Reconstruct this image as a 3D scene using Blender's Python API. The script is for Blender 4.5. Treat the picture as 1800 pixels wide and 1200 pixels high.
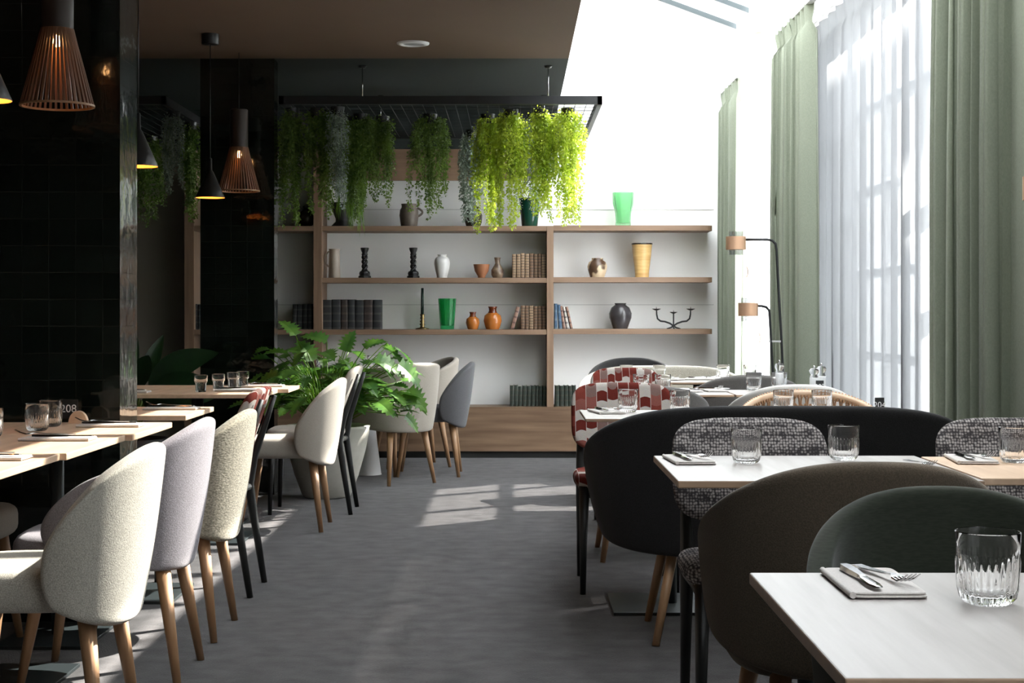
import bpy, bmesh, math, random
from mathutils import Vector, Matrix
for o in list(bpy.data.objects): bpy.data.objects.remove(o)
C = bpy.context.scene.collection
R = math.radians
PI = math.pi
SC = bpy.context.scene
# ---------------- camera, world, sun, exposure ----------------
F = 2800.0
cd = bpy.data.cameras.new('camera'); cam = bpy.data.objects.new('camera', cd); C.objects.link(cam)
cam.location = (0, 0, 1.15); cam.rotation_euler = (R(90), 0, 0)
cd.sensor_width = 36; cd.lens = 36*F/1800; cd.shift_x = -3/1800; cd.shift_y = -50/1800
cd.clip_start = .05; cd.clip_end = 200
cd.dof.use_dof = False
SC.camera = cam
SC.view_settings.view_transform = 'Standard'; SC.view_settings.look = 'None'
SC.view_settings.gamma = 1; SC.view_settings.use_curve_mapping = False
SC.view_settings.exposure = 2.45
w = bpy.data.worlds.new('world'); SC.world = w; w.use_nodes = True
bg = w.node_tree.nodes['Background']; bg.inputs[0].default_value = (.92, .96, 1, 1); bg.inputs[1].default_value = 4.2
sd = bpy.data.lights.new('sun', 'SUN'); sd.energy = 6.3; sd.angle = R(.55); sd.color = (1, .95, .87)
sun = bpy.data.objects.new('sun', sd); C.objects.link(sun)
sun.location = (10, 10, 12)
sun.rotation_euler = Vector((-.8, -.6, -.889)).to_track_quat('-Z', 'Y').to_euler()

def at(px, py, Y):      # a point of the place from where it shows and how far away it stands
    return ((px-903)*Y/F, Y, 1.15-(py-550)*Y/F)

# ---------------- materials ----------------
def nd(nt, t, **kw):
    n = nt.nodes.new(t)
    for k, v in kw.items(): setattr(n, k, v)
    return n
def lk(nt, a, b): nt.links.new(a, b)
def base(name, col, rough=.6, metal=0, spec=None):
    m = bpy.data.materials.new(name); m.use_nodes = True
    b = m.node_tree.nodes['Principled BSDF']
    b.inputs['Base Color'].default_value = (*col, 1); b.inputs['Roughness'].default_value = rough
    b.inputs['Metallic'].default_value = metal
    if spec is not None: b.inputs['Specular IOR Level'].default_value = spec
    return m
def coords(nt, scale=(1,1,1), kind='Object'):
    tc = nd(nt, 'ShaderNodeTexCoord'); mp = nd(nt, 'ShaderNodeMapping')
    mp.inputs['Scale'].default_value = scale; lk(nt, tc.outputs[kind], mp.inputs[0]); return mp.outputs[0]
def noise_mat(name, c1, c2, scale=8, stretch=(1,1,1), rough=.7, bump=0, bscale=None, detail=4, lo=.3, hi=.7, spec=None, sheen=0, metal=0, bdist=.002):
    m = base(name, c1, rough, metal, spec); nt = m.node_tree; b = nt.nodes['Principled BSDF']
    v = coords(nt, stretch)
    n = nd(nt, 'ShaderNodeTexNoise'); n.inputs['Scale'].default_value = scale; n.inputs['Detail'].default_value = detail
    lk(nt, v, n.inputs['Vector'])
    r = nd(nt, 'ShaderNodeValToRGB'); r.color_ramp.elements[0].color = (*c1, 1); r.color_ramp.elements[1].color = (*c2, 1)
    r.color_ramp.elements[0].position = lo; r.color_ramp.elements[1].position = hi
    lk(nt, n.outputs[0], r.inputs[0]); lk(nt, r.outputs[0], b.inputs['Base Color'])
    if sheen: b.inputs['Sheen Weight'].default_value = sheen
    if bump:
        n2 = nd(nt, 'ShaderNodeTexNoise'); n2.inputs['Scale'].default_value = bscale or scale*3; n2.inputs['Detail'].default_value = 3
        lk(nt, v, n2.inputs['Vector'])
        bp = nd(nt, 'ShaderNodeBump'); bp.inputs['Strength'].default_value = bump; bp.inputs['Distance'].default_value = bdist
        lk(nt, n2.outputs[0], bp.inputs['Height']); lk(nt, bp.outputs[0], b.inputs['Normal'])
    return m
def fabric(name, c, var=.24, scale=330, bump=.5, sheen=.15, stretch=(1,1,1)):
    c1 = tuple(x*(1-var) for x in c); c2 = tuple(min(1, x*(1+var)) for x in c)
    return noise_mat(name, c1, c2, scale, stretch, .95, bump, scale*.9, 2, .35, .65, .15, sheen, bdist=.0015)
def thin_glass(name, col=(1,1,1), gl=.07):
    m = bpy.data.materials.new(name); m.use_nodes = True; nt = m.node_tree; nt.nodes.clear()
    o = nd(nt, 'ShaderNodeOutputMaterial'); mx = nd(nt, 'ShaderNodeMixShader'); mx.inputs[0].default_value = gl
    t = nd(nt, 'ShaderNodeBsdfTransparent'); t.inputs[0].default_value = (*col, 1)
    g = nd(nt, 'ShaderNodeBsdfGlossy'); g.inputs['Roughness'].default_value = .02
    lk(nt, t.outputs[0], mx.inputs[1]); lk(nt, g.outputs[0], mx.inputs[2]); lk(nt, mx.outputs[0], o.inputs[0]); return m
def leafy(name, c, c2, tr=.45):
    m = bpy.data.materials.new(name); m.use_nodes = True; nt = m.node_tree; nt.nodes.clear()
    o = nd(nt, 'ShaderNodeOutputMaterial'); mx = nd(nt, 'ShaderNodeMixShader'); mx.inputs[0].default_value = tr
    v = coords(nt); n = nd(nt, 'ShaderNodeTexNoise'); n.inputs['Scale'].default_value = 9; lk(nt, v, n.inputs['Vector'])
    r = nd(nt, 'ShaderNodeValToRGB'); r.color_ramp.elements[0].color = (*c, 1); r.color_ramp.elements[1].color = (*c2, 1)
    r.color_ramp.elements[0].position = .35; r.color_ramp.elements[1].position = .65
    lk(nt, n.outputs[0], r.inputs[0])
    d = nd(nt, 'ShaderNodeBsdfPrincipled'); d.inputs['Roughness'].default_value = .32
    t = nd(nt, 'ShaderNodeBsdfTranslucent')
    lk(nt, r.outputs[0], d.inputs['Base Color']); lk(nt, r.outputs[0], t.inputs[0])
    lk(nt, d.outputs[0], mx.inputs[1]); lk(nt, t.outputs[0], mx.inputs[2]); lk(nt, mx.outputs[0], o.inputs[0]); return m
def wood(name, c1, c2, axis='x', rough=.5, scale=3.0):
    st = {'x': (1, 14, 14), 'y': (14, 1, 14), 'z': (14, 14, 1)}[axis]
    return noise_mat(name, c1, c2, scale, st, rough, .08, 6, 6, .3, .72)
def emis(name, col, s):
    m = base(name, col, .5); b = m.node_tree.nodes['Principled BSDF']
    b.inputs['Emission Color'].default_value = (*col, 1); b.inputs['Emission Strength'].default_value = s; return m

M = {}
M['carpet'] = noise_mat('carpet', (.036,.034,.0355), (.076,.072,.0735), 9, (1,1.2,1), 1, .9, 150, 14, .34, .68, .1, .2, bdist=.004)
M['white'] = noise_mat('white_paint', (.85,.85,.84), (.87,.87,.86), 3, rough=.75)
M['white_trim'] = base('white_trim', (.82,.82,.81), .5)
M['taupe'] = noise_mat('shaded_wall_paint', (.46,.41,.34), (.50,.45,.37), 3, rough=.8)  # white alcove wall: the shade on it is put into this colour
M['darkwall'] = base('dark_paint', (.018,.02,.02), .7)
M['brown_ceiling'] = noise_mat('brown_ceiling_paint', (.12,.072,.042), (.13,.078,.046), 2, rough=.75)
M['dark_ceiling'] = base('dark_green_ceiling_paint', (.012,.02,.018), .7)
M['black'] = base('black_metal', (.012,.013,.014), .38)
M['blackwood'] = base('black_lacquered_wood', (.01,.011,.011), .45)
M['plinth'] = base('black_plinth', (.008,.008,.008), .6)
M['plate'] = base('anthracite_steel', (.035,.045,.048), .4, .3)
M['oakleg'] = wood('oak_leg', (.27,.145,.07), (.38,.22,.115), 'z', .42, 2.5)
M['shelfoak'] = wood('shelf_oak', (.185,.112,.068), (.26,.165,.105), 'x', .55, 2.2)
M['shelfoakz'] = wood('shelf_oak_upright', (.185,.112,.068), (.26,.165,.105), 'z', .55, 2.2)
M['cabinet'] = wood('cabinet_oak', (.12,.068,.038), (.23,.145,.088), 'x', .5, 1.6)
M['tabwarm'] = wood('oak_table', (.56,.38,.25), (.72,.52,.36), 'y', .45, 2)
M['tabpale'] = wood('washed_oak_table', (.31,.28,.255), (.42,.39,.365), 'y', .42, 2)
M['tabedge'] = wood('oak_edge', (.36,.24,.16), (.46,.31,.2), 'x', .5, 2)
M['steel'] = base('polished_steel', (.62,.62,.62), .16, 1)
M['copper'] = base('copper', (.80,.50,.32), .42, .65)
M['brass'] = base('brass', (.25,.19,.09), .35, 1)
M['iron'] = base('wrought_iron', (.02,.02,.022), .5, .4)
M['napkin'] = fabric('napkin_linen', (.62,.58,.55), .06, 300, .3)
gm = base('clear_glass', (1,1,1), 0); b_ = gm.node_tree.nodes['Principled BSDF']; b_.inputs['Transmission Weight'].default_value = 1; b_.inputs['IOR'].default_value = 1.28
M['glass'] = gm
gg = base('green_glass', (.06,.55,.20), .03); b_ = gg.node_tree.nodes['Principled BSDF']; b_.inputs['Transmission Weight'].default_value = .85; b_.inputs['IOR'].default_value = 1.3
M['greenglass'] = gg
gg = base('pale_green_glass', (.42,.80,.48), .05); b_ = gg.node_tree.nodes['Principled BSDF']; b_.inputs['Transmission Weight'].default_value = .8; b_.inputs['IOR'].default_value = 1.3
M['palegreen'] = gg
M['pane'] = thin_glass('window_glass'); M['roofpane'] = thin_glass('tinted_roof_glass', (.50,.51,.51)); M['roofdark'] = thin_glass('dimming_roof_glass', (.22,.225,.225)); M['shadeglass'] = thin_glass('lamp_glass', (.80,.80,.80), .3)  # roof tints cut sun and sky; near panes darkened to dim the foreground
M['cream'] = fabric('cream_fabric', (.41,.385,.33)); M['beige'] = fabric('light_beige_fabric', (.36,.325,.28), .10, 400, .3)
M['lilac'] = fabric('lilac_grey_fabric', (.25,.23,.25)); M['olive'] = fabric('olive_chenille', (.26,.235,.18), .35, 110, .9, stretch=(1,1,2))
M['charcoal'] = fabric('charcoal_fabric', (.0165,.0155,.0158), .25); M['taupefab'] = fabric('taupe_fabric', (.10,.078,.056), .2)
M['velvet'] = fabric('green_velvet', (.024,.028,.020), .16, 60, .2, .15, (1,1,5)); M['greyfab'] = fabric('grey_fabric', (.085,.085,.092), .15)
M['midgrey'] = fabric('warm_grey_fabric', (.13,.122,.115), .15); M['lightgrey'] = fabric('pale_grey_fabric', (.55,.53,.50), .1)
M['curtain'] = fabric('green_linen_curtain', (.245,.27,.21), .06, 220, .2, .1, (1,1,.5))
M['rattan'] = noise_mat('rattan_cane', (.30,.15,.07), (.50,.29,.16), 30, rough=.5)
M['rattanpale'] = noise_mat('pale_rattan', (.50,.32,.20), (.60,.42,.29), 20, rough=.5)
M['leaf_dark'] = leafy('dark_leaf', (.09,.16,.025), (.22,.34,.06)); M['leaf_mid'] = leafy('fresh_leaf', (.08,.20,.015), (.22,.38,.04))
M['leaf_lime'] = leafy('lime_leaf', (.33,.46,.03), (.58,.66,.08), .5); M['leaf_grey'] = leafy('silver_leaf', (.17,.22,.16), (.36,.42,.36), .3)
M['leaf_phil'] = leafy('glossy_lobed_leaf', (.05,.14,.03), (.13,.27,.04), .36); M['leaf_big'] = leafy('broad_dark_leaf', (.012,.035,.014), (.02,.055,.02), .15)
M['pot'] = noise_mat('stone_planter', (.50,.48,.42), (.56,.54,.48), 20, rough=.6); M['soil'] = base('soil', (.03,.02,.015), 1)
M['ribwood'] = base('dark_stained_slat', (.03,.018,.012), .45)
M['slatwood'] = wood('walnut_slat', (.14,.06,.03), (.22,.10,.05), 'z', .45)
M['whiteplastic'] = base('white_plastic', (.8,.8,.8), .4)
M['bulb'] = emis('warm_bulb', (1,.5,.18), 16); M['warminner'] = base('orange_enamel', (.92,.58,.22), .4)

def sheer_mat(nm='sheer_voile', tr=.05, dc=.25, tc=.165):
    m = bpy.data.materials.new(nm); m.use_nodes = True; nt = m.node_tree; nt.nodes.clear()
    o = nd(nt, 'ShaderNodeOutputMaterial'); a = nd(nt, 'ShaderNodeMixShader'); a.inputs[0].default_value = tr
    t = nd(nt, 'ShaderNodeBsdfTransparent'); b = nd(nt, 'ShaderNodeMixShader'); b.inputs[0].default_value = .55
    d = nd(nt, 'ShaderNodeBsdfDiffuse'); d.inputs[0].default_value = (dc,dc*1.01,dc*1.04,1)
    l = nd(nt, 'ShaderNodeBsdfTranslucent'); l.inputs[0].default_value = (tc,tc*1.04,tc*1.1,1)
    lk(nt, d.outputs[0], b.inputs[1]); lk(nt, l.outputs[0], b.inputs[2])
    lk(nt, b.outputs[0], a.inputs[1]); lk(nt, t.outputs[0], a.inputs[2]); lk(nt, a.outputs[0], o.inputs[0]); return m
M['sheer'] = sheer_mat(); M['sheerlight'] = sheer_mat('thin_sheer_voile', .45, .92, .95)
def tile_mat():
    m = base('black_glazed_tile', (.006,.009,.008), .09, spec=.8); nt = m.node_tree; b = nt.nodes['Principled BSDF']
    tc = nd(nt, 'ShaderNodeTexCoord'); s = nd(nt, 'ShaderNodeSeparateXYZ'); lk(nt, tc.outputs['Object'], s.inputs[0])
    ad = nd(nt, 'ShaderNodeMath', operation='ADD'); lk(nt, s.outputs[0], ad.inputs[0]); lk(nt, s.outputs[1], ad.inputs[1])
    cm = nd(nt, 'ShaderNodeCombineXYZ'); lk(nt, ad.outputs[0], cm.inputs[0]); lk(nt, s.outputs[2], cm.inputs[1])
    br = nd(nt, 'ShaderNodeTexBrick'); br.offset = 0; br.inputs['Scale'].default_value = 1; br.inputs['Brick Width'].default_value = .1; br.inputs['Row Height'].default_value = .1
    br.inputs['Mortar Size'].default_value = .0016; br.inputs['Mortar Smooth'].default_value = .2
    br.inputs['Color1'].default_value = (.004,.007,.006,1); br.inputs['Color2'].default_value = (.008,.012,.011,1); br.inputs['Mortar'].default_value = (.011,.012,.0115,1)
    lk(nt, cm.outputs[0], br.inputs['Vector']); lk(nt, br.outputs['Color'], b.inputs['Base Color'])
    n = nd(nt, 'ShaderNodeTexNoise'); n.inputs['Scale'].default_value = 13; n.inputs['Detail'].default_value = 2; lk(nt, tc.outputs['Object'], n.inputs['Vector'])
    b1 = nd(nt, 'ShaderNodeBump'); b1.inputs['Strength'].default_value = .4; b1.inputs['Distance'].default_value = .005; lk(nt, n.outputs[0], b1.inputs['Height'])
    b2 = nd(nt, 'ShaderNodeBump', invert=True); b2.inputs['Strength'].default_value = .8; b2.inputs['Distance'].default_value = .003; lk(nt, br.outputs['Fac'], b2.inputs['Height'])
    lk(nt, b1.outputs[0], b2.inputs['Normal']); lk(nt, b2.outputs[0], b.inputs['Normal']); return m
M['tile'] = tile_mat()
def check_mat():
    m = base('red_woven_check', (.3,.05,.03), .95, spec=.1); nt = m.node_tree; b = nt.nodes['Principled BSDF']
    tc = nd(nt, 'ShaderNodeTexCoord'); s = nd(nt, 'ShaderNodeSeparateXYZ'); lk(nt, tc.outputs['Object'], s.inputs[0])
    def mt(op, a, bb, c=None):
        n = nd(nt, 'ShaderNodeMath', operation=op)
        for i, v in enumerate((a, bb, c)):
            if v is None: continue
            if isinstance(v, (int, float)): n.inputs[i].default_value = v
            else: lk(nt, v, n.inputs[i])
        return n.outputs[0]
    x = mt('DIVIDE', mt('ADD', s.outputs[0], 5.01), .047); colx = mt('FLOOR', x, None); fx = mt('FRACT', x, None)
    par = mt('MODULO', colx, 2)
    wave = mt('MULTIPLY', mt('SINE', mt('MULTIPLY', fx, PI), None), .16)
    zz = mt('DIVIDE', mt('ADD', s.outputs[2], mt('MULTIPLY', s.outputs[1], .5)), .036)
    z = mt('ADD', mt('ADD', zz, mt('MULTIPLY', colx, .37)), mt('MULTIPLY', wave, mt('SUBTRACT', mt('MULTIPLY', par, 2), 1)))
    row = mt('FLOOR', z, None); parity = mt('ABSOLUTE', mt('MODULO', row, 2), None)
    cv = nd(nt, 'ShaderNodeCombineXYZ'); lk(nt, colx, cv.inputs[0]); lk(nt, row, cv.inputs[1])
    wn = nd(nt, 'ShaderNodeTexWhiteNoise', noise_dimensions='2D'); lk(nt, cv.outputs[0], wn.inputs['Vector'])
    val = mt('ADD', mt('MULTIPLY', wn.outputs['Value'], .5), mt('MULTIPLY', parity, .5))
    r = nd(nt, 'ShaderNodeValToRGB'); r.color_ramp.interpolation = 'CONSTANT'
    e = r.color_ramp.elements; e[0].position = 0; e[0].color = (.15,.025,.018,1); e[1].position = .3; e[1].color = (.30,.10,.08,1)
    for p, c in ((.5, (.24,.05,.035,1)), (.62, (.58,.53,.48,1)), (.88, (.24,.15,.13,1))):
        q = e.new(p); q.color = c
    lk(nt, val, r.inputs[0])
    edge = mt('LESS_THAN', mt('ABSOLUTE', mt('SUBTRACT', fx, .5), None), .475)
    mx = nd(nt, 'ShaderNodeMix', data_type='RGBA'); lk(nt, edge, mx.inputs[0]); mx.inputs[6].default_value = (.62,.5,.45,1); lk(nt, r.outputs[0], mx.inputs[7])
    n = nd(nt, 'ShaderNodeTexNoise'); n.inputs['Scale'].default_value = 400; lk(nt, tc.outputs['Object'], n.inputs['Vector'])
    mm = nd(nt, 'ShaderNodeMix', data_type='RGBA', blend_type='MULTIPLY'); mm.inputs[0].default_value = .5
    lk(nt, mx.outputs[2], mm.inputs[6]); lk(nt, n.outputs['Color'], mm.inputs[7])
    hs = nd(nt, 'ShaderNodeHueSaturation'); hs.inputs['Value'].default_value = .85; lk(nt, mm.outputs[2], hs.inputs['Color'])
    lk(nt, hs.outputs[0], b.inputs['Base Color'])
    bp = nd(nt, 'ShaderNodeBump'); bp.inputs['Strength'].default_value = .6; bp.inputs['Distance'].default_value = .002
    lk(nt, n.outputs[0], bp.inputs['Height']); lk(nt, bp.outputs[0], b.inputs['Normal']); return m
M['check'] = check_mat()
def tweed_mat():
    m = base('grey_tweed', (.2,.2,.2), .95, spec=.1); nt = m.node_tree; b = nt.nodes['Principled BSDF']
    v = coords(nt, (1,.4,1)); vo = nd(nt, 'ShaderNodeTexVoronoi'); vo.inputs['Scale'].default_value = 120; lk(nt, v, vo.inputs['Vector'])
    vo.inputs['Randomness'].default_value = .4
    r = nd(nt, 'ShaderNodeValToRGB'); e = r.color_ramp.elements; e[0].position = .18; e[0].color = (.46,.42,.40,1); e[1].position = .6; e[1].color = (.05,.045,.047,1)
    lk(nt, vo.outputs['Distance'], r.inputs[0]); lk(nt, r.outputs[0], b.inputs['Base Color'])
    bp = nd(nt, 'ShaderNodeBump', invert=True); bp.inputs['Strength'].default_value = .7; bp.inputs['Distance'].default_value = .002
    lk(nt, vo.outputs['Distance'], bp.inputs['Height']); lk(nt, bp.outputs[0], b.inputs['Normal']); return m
M['tweed'] = tweed_mat()

# ---------------- object helpers ----------------
def mesh_obj(name, vs, fs, m, parent=None, smooth=True):
    me = bpy.data.meshes.new(name); me.from_pydata([tuple(v) for v in vs], [], fs); me.update()
    for p in me.polygons: p.use_smooth = smooth
    mats = m if isinstance(m, (list, tuple)) else [m]
    for x in mats: me.materials.append(x)
    o = bpy.data.objects.new(name, me); C.objects.link(o)
    if parent: o.parent = parent
    return o
def thing(name, label, cat, loc=(0,0,0), rz=0, group=None):
    o = bpy.data.objects.new(name, None); C.objects.link(o); o.location = loc; o.rotation_euler = (0,0,rz)
    o.empty_display_size = .1
    return tag(o, label, cat, group)
def tag(o, label, cat, group=None):
    o['label'] = label; o['category'] = cat
    if group: o['group'] = group
    return o
def struct(o): o['kind'] = 'structure'; return o
def dup(root, loc, rz=None, label=None, group=None):
    r = root.copy(); C.objects.link(r); r.location = loc
    if rz is not None: r.rotation_euler = (r.rotation_euler[0], r.rotation_euler[1], rz)
    if label: r['label'] = label
    if group: r['group'] = group
    for ch in list(root.children):
        c = ch.copy(); C.objects.link(c); c.parent = r
        for g in list(ch.children):
            d = g.copy(); C.objects.link(d); d.parent = c
    return r
class MB:
    def __init__(s): s.v = []; s.f = []
    def add(s, vs, fs):
        n = len(s.v); s.v += [tuple(v) for v in vs]; s.f += [tuple(i+n for i in f) for f in fs]; return s
    def box(s, x0, x1, y0, y1, z0, z1):
        vs = [(x,y,z) for x in (x0,x1) for y in (y0,y1) for z in (z0,z1)]
        return s.add(vs, [(0,1,3,2),(4,6,7,5),(0,4,5,1),(2,3,7,6),(0,2,6,4),(1,5,7,3)])
    def rod(s, p0, p1, r0, r1=None, n=12):
        r1 = r0 if r1 is None else r1
        p0 = Vector(p0); p1 = Vector(p1); d = (p1-p0).normalized(); a = d.orthogonal().normalized(); b = d.cross(a)
        vs = []; fs = []
        for p, r in ((p0, r0), (p1, r1)):
            for i in range(n): t = 2*PI*i/n; vs.append(p+(a*math.cos(t)+b*math.sin(t))*r)
        for i in range(n): fs.append((i, (i+1)%n, n+(i+1)%n, n+i))
        fs.append(tuple(range(n-1,-1,-1))); fs.append(tuple(range(n, 2*n)))
        return s.add(vs, fs)
    def tube(s, pts, r, n=8, cap=True):
        pts = [Vector(p) for p in pts]; rr = r if isinstance(r, (list, tuple)) else [r]*len(pts)
        vs = []; fs = []; prev = None
        for k, p in enumerate(pts):
            d = (pts[min(k+1, len(pts)-1)]-pts[max(k-1, 0)]).normalized()
            a = d.orthogonal().normalized() if prev is None else (prev-d*prev.dot(d)).normalized()
            prev = a; b = d.cross(a)
            for i in range(n): t = 2*PI*i/n; vs.append(p+(a*math.cos(t)+b*math.sin(t))*rr[k])
        for k in range(len(pts)-1):
            for i in range(n): fs.append((k*n+i, k*n+(i+1)%n, (k+1)*n+(i+1)%n, (k+1)*n+i))
        if cap: fs.append(tuple(range(n-1,-1,-1))); fs.append(tuple(range((len(pts)-1)*n, len(pts)*n)))
        return s.add(vs, fs)
    def lathe(s, prof, n=32, c=(0,0,0), fn=None):
        vs = []; fs = []
        for k, (r, z) in enumerate(prof):
            for i in range(n):
                t = 2*PI*i/n; q = r*(fn(k, t) if fn else 1); vs.append((c[0]+q*math.cos(t), c[1]+q*math.sin(t), c[2]+z))
        for k in range(len(prof)-1):
            for i in range(n): fs.append((k*n+i, k*n+(i+1)%n, (k+1)*n+(i+1)%n, (k+1)*n+i))
        return s.add(vs, fs)
    def pad(s, hx, hy, z0, z1, r=.02, e=5, n=40, fn=None, cx=0, cy=0):   # rounded cushion / slab with superellipse plan
        vs = []; fs = []; prof = []
        K = 4
        for i in range(K+1): a = PI/2*i/K; prof.append((r*(1-math.sin(a)), z0+r*(1-math.cos(a))))
        for i in range(K+1): a = PI/2*i/K; prof.append((r*(1-math.cos(a)), z1-r*(1-math.sin(a))))
        prof.append((min(hx,hy)*.5, z1+(z1-z0)*.04))
        for (ins, z) in prof:
            for i in range(n):
                t = 2*PI*(i+.5)/n; ct, st = math.cos(t), math.sin(t)
                x = math.copysign(abs(ct)**(2/e), ct)*(hx-ins); y = math.copysign(abs(st)**(2/e), st)*(hy-ins)
                p = (x+cx, y+cy, z); vs.append(fn(*p) if fn else p)
        for k in range(len(prof)-1):
            for i in range(n): fs.append((k*n+i, k*n+(i+1)%n, (k+1)*n+(i+1)%n, (k+1)*n+i))
        fs.append(tuple(range(n-1,-1,-1))); fs.append(tuple(range((len(prof)-1)*n, len(prof)*n)))
        return s.add(vs, fs)
    def build(s, name, m, parent=None, smooth=True, auto=None):
        o = mesh_obj(name, s.v, s.f, m, parent, smooth)
        if auto: sharp(o.data, auto)
        return o
def sharp(me, ang=35):
    bm = bmesh.new(); bm.from_mesh(me); bmesh.ops.remove_doubles(bm, verts=bm.verts, dist=1e-6)
    bmesh.ops.recalc_face_normals(bm, faces=bm.faces)
    for e in bm.edges:
        if len(e.link_faces) == 2 and e.calc_face_angle(0) > R(ang): e.smooth = False
    bm.to_mesh(me); bm.free()
def bevel(o, w=.003, seg=2):
    md = o.modifiers.new('bevel', 'BEVEL'); md.width = w; md.segments = seg; md.limit_method = 'ANGLE'; return o
def box(name, x0, x1, y0, y1, z0, z1, m, parent=None):
    return MB().box(min(x0,x1), max(x0,x1), min(y0,y1), max(y0,y1), z0, z1).build(name, m, parent, False)
def setmat_top(o, idx=1):
    for p in o.data.polygons:
        if p.normal.z > .9: p.material_index = idx
ORD = ['first','second','third','fourth','fifth','sixth','seventh','eighth','ninth','tenth']
# ---------------- the setting ----------------
XR, YB, YN, XL = 1.98, 12.98, -2.5, -5.0
struct(box('floor', XL-.2, XR+.2, YN-.2, YB+.2, -.1, 0, M['carpet']))
struct(box('wall_back', -2.66, XR+.25, YB, YB+.2, 0, 4.4, M['white']))
struct(box('wall_back_alcove', XL-.2, -2.66, YB, YB+.2, 0, 2.76, M['taupe']))
struct(box('wall_left', XL-.2, XL, YN, YB, 0, 2.76, M['darkwall']))
struct(box('wall_near', XL-.2, XR+.25, YN-.2, YN, 0, 4.4, M['darkwall']))
struct(box('ceiling', XL, .348, YN, 10.08, 2.76, 2.86, M['brown_ceiling']))
struct(box('ceiling_dark', XL, .348, 10.08, YB, 2.76, 2.86, M['dark_ceiling']))
struct(box('trim_1', .28, .348, YN, YB, 2.86, 4.05, M['white']))           # fascia up to the glazed slope
def sl(x): return 4.12-.37*x
def slope_slab(mb, x0, x1, y0, y1, t=.12):
    vs = [(x0,y0,sl(x0)),(x1,y0,sl(x1)),(x1,y1,sl(x1)),(x0,y1,sl(x0)),(x0,y0,sl(x0)+t),(x1,y0,sl(x1)+t),(x1,y1,sl(x1)+t),(x0,y1,sl(x0)+t)]
    mb.add(vs, [(0,3,2,1),(4,5,6,7),(0,1,5,4),(1,2,6,5),(2,3,7,6),(3,0,4,7)])
mb = MB(); slope_slab(mb, .28, .5, YN, YB); slope_slab(mb, 1.83, XR+.2, YN, YB, .015)
slope_slab(mb, .5, 1.806, 12.93, YB); struct(mb.build('ceiling_slope', M['white'], None, False))
bars = MB(); dk = MB()
yb = 12.27
bays = [12.93]
while yb > YN: bays.append(yb); slope_slab(bars, .5, 1.806, yb-.035, yb+.035, .1); slope_slab(dk, .5, 1.806, yb+.035, yb+.05, .04); slope_slab(dk, .5, 1.806, yb-.05, yb-.035, .04); yb -= .73
slope_slab(dk, .5, 1.806, 12.905, 12.93, .04)
struct(bars.build('trim_2', M['white_trim'], None, False)); struct(dk.build('trim_3', M['plate'], None, False))
mb = MB()
for nm_, ya_, yb__ in (('roofpane', 4.99, 12.93), ('roofdark', YN, 4.99)):
    vs = [(.5,ya_,sl(.5)+.06),(1.806,ya_,sl(1.806)+.06),(1.806,yb__,sl(1.806)+.06),(.5,yb__,sl(.5)+.06)]
    struct(MB().add(vs, [(0,1,2,3)]).build('window_3' if nm_ == 'roofpane' else 'window_6', M[nm_], None, False))
# right wall with two long window openings and two unseen ones near the camera
ZS, ZH = .25, 3.0
wr = MB()
W1 = (10.3, 12.8); W2 = (5.2, 9.75); W0 = (3.75, 4.6); W3 = (-2.2, 1.5)  # W3 added out of view for foreground light; W0 sized to limit it
wr.box(XR, XR+.22, YN, YB, 0, ZS).box(XR, XR+.22, YN, YB, ZH, sl(XR)+.1)
for a, b in ((YN, W3[0]), (W3[1], W0[0]), (W0[1], W2[0]), (W2[1], W1[0]), (W1[1], YB)): wr.box(XR, XR+.22, a, b, ZS, ZH)
struct(wr.build('wall_right', M['white'], None, False))
def window(n, y0, y1, cols, rows):
    f = MB(); X0, X1 = XR+.1, XR+.16
    f.box(X0, X1, y0, y0+.06, ZS, ZH).box(X0, X1, y1-.06, y1, ZS, ZH).box(X0, X1, y0, y1, ZS, ZS+.06).box(X0, X1, y0, y1, ZH-.06, ZH)
    for i in range(1, cols): y = y0+(y1-y0)*i/cols; f.box(X0, X1, y-.03, y+.03, ZS, ZH)
    for z in rows: f.box(X0, X1, y0, y1, z-.025, z+.025)
    fr = struct(f.build('window_%d' % n, M['white_trim'], None, False))
    MB().add([(XR+.13,y0,ZS),(XR+.13,y1,ZS),(XR+.13,y1,ZH),(XR+.13,y0,ZH)], [(0,1,2,3)]).build('glass_pane', M['pane'], fr, False)
window(1, *W1, 3, (1.0, 1.75, 2.4)); window(2, *W2, 6, (.9, 1.38, 1.86, 2.34)); window(4, *W0, 1, (1.0, 1.75, 2.4)); window(5, *W3, 4, (1.0, 1.75, 2.4))
struct(box('ground_outside', XR+.2, 60, -40, 60, -.3, -.12, noise_mat('pale_paving', (.40,.40,.38), (.48,.47,.45), 2)))  # unseen ground, added to bounce daylight in through the windows
# added block with a beam and low wing, set outside to shade the windows
nb = MB().box(8.0, 9.2, 12.75, 14.6, -.12, 9.34).box(8.0, 8.15, 9.6, 12.75, 8.85, 9.34).box(8.0, 8.4, 9.3, 9.6, -.12, 9.34).box(8.0, 9.2, -25, 40, -.12, 6.6)
tag(nb.build('sun_blocker', noise_mat('pale_render', (.5,.5,.48), (.56,.56,.54), 2), None, False), 'pale block added outside to shade the windows, faint through the sheer', 'light blocker')
struct(box('trim_8', XL, .348, 12.62, YB, 2.452, 2.76, M['dark_ceiling']))     # dark bulkhead above the shelves
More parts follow.
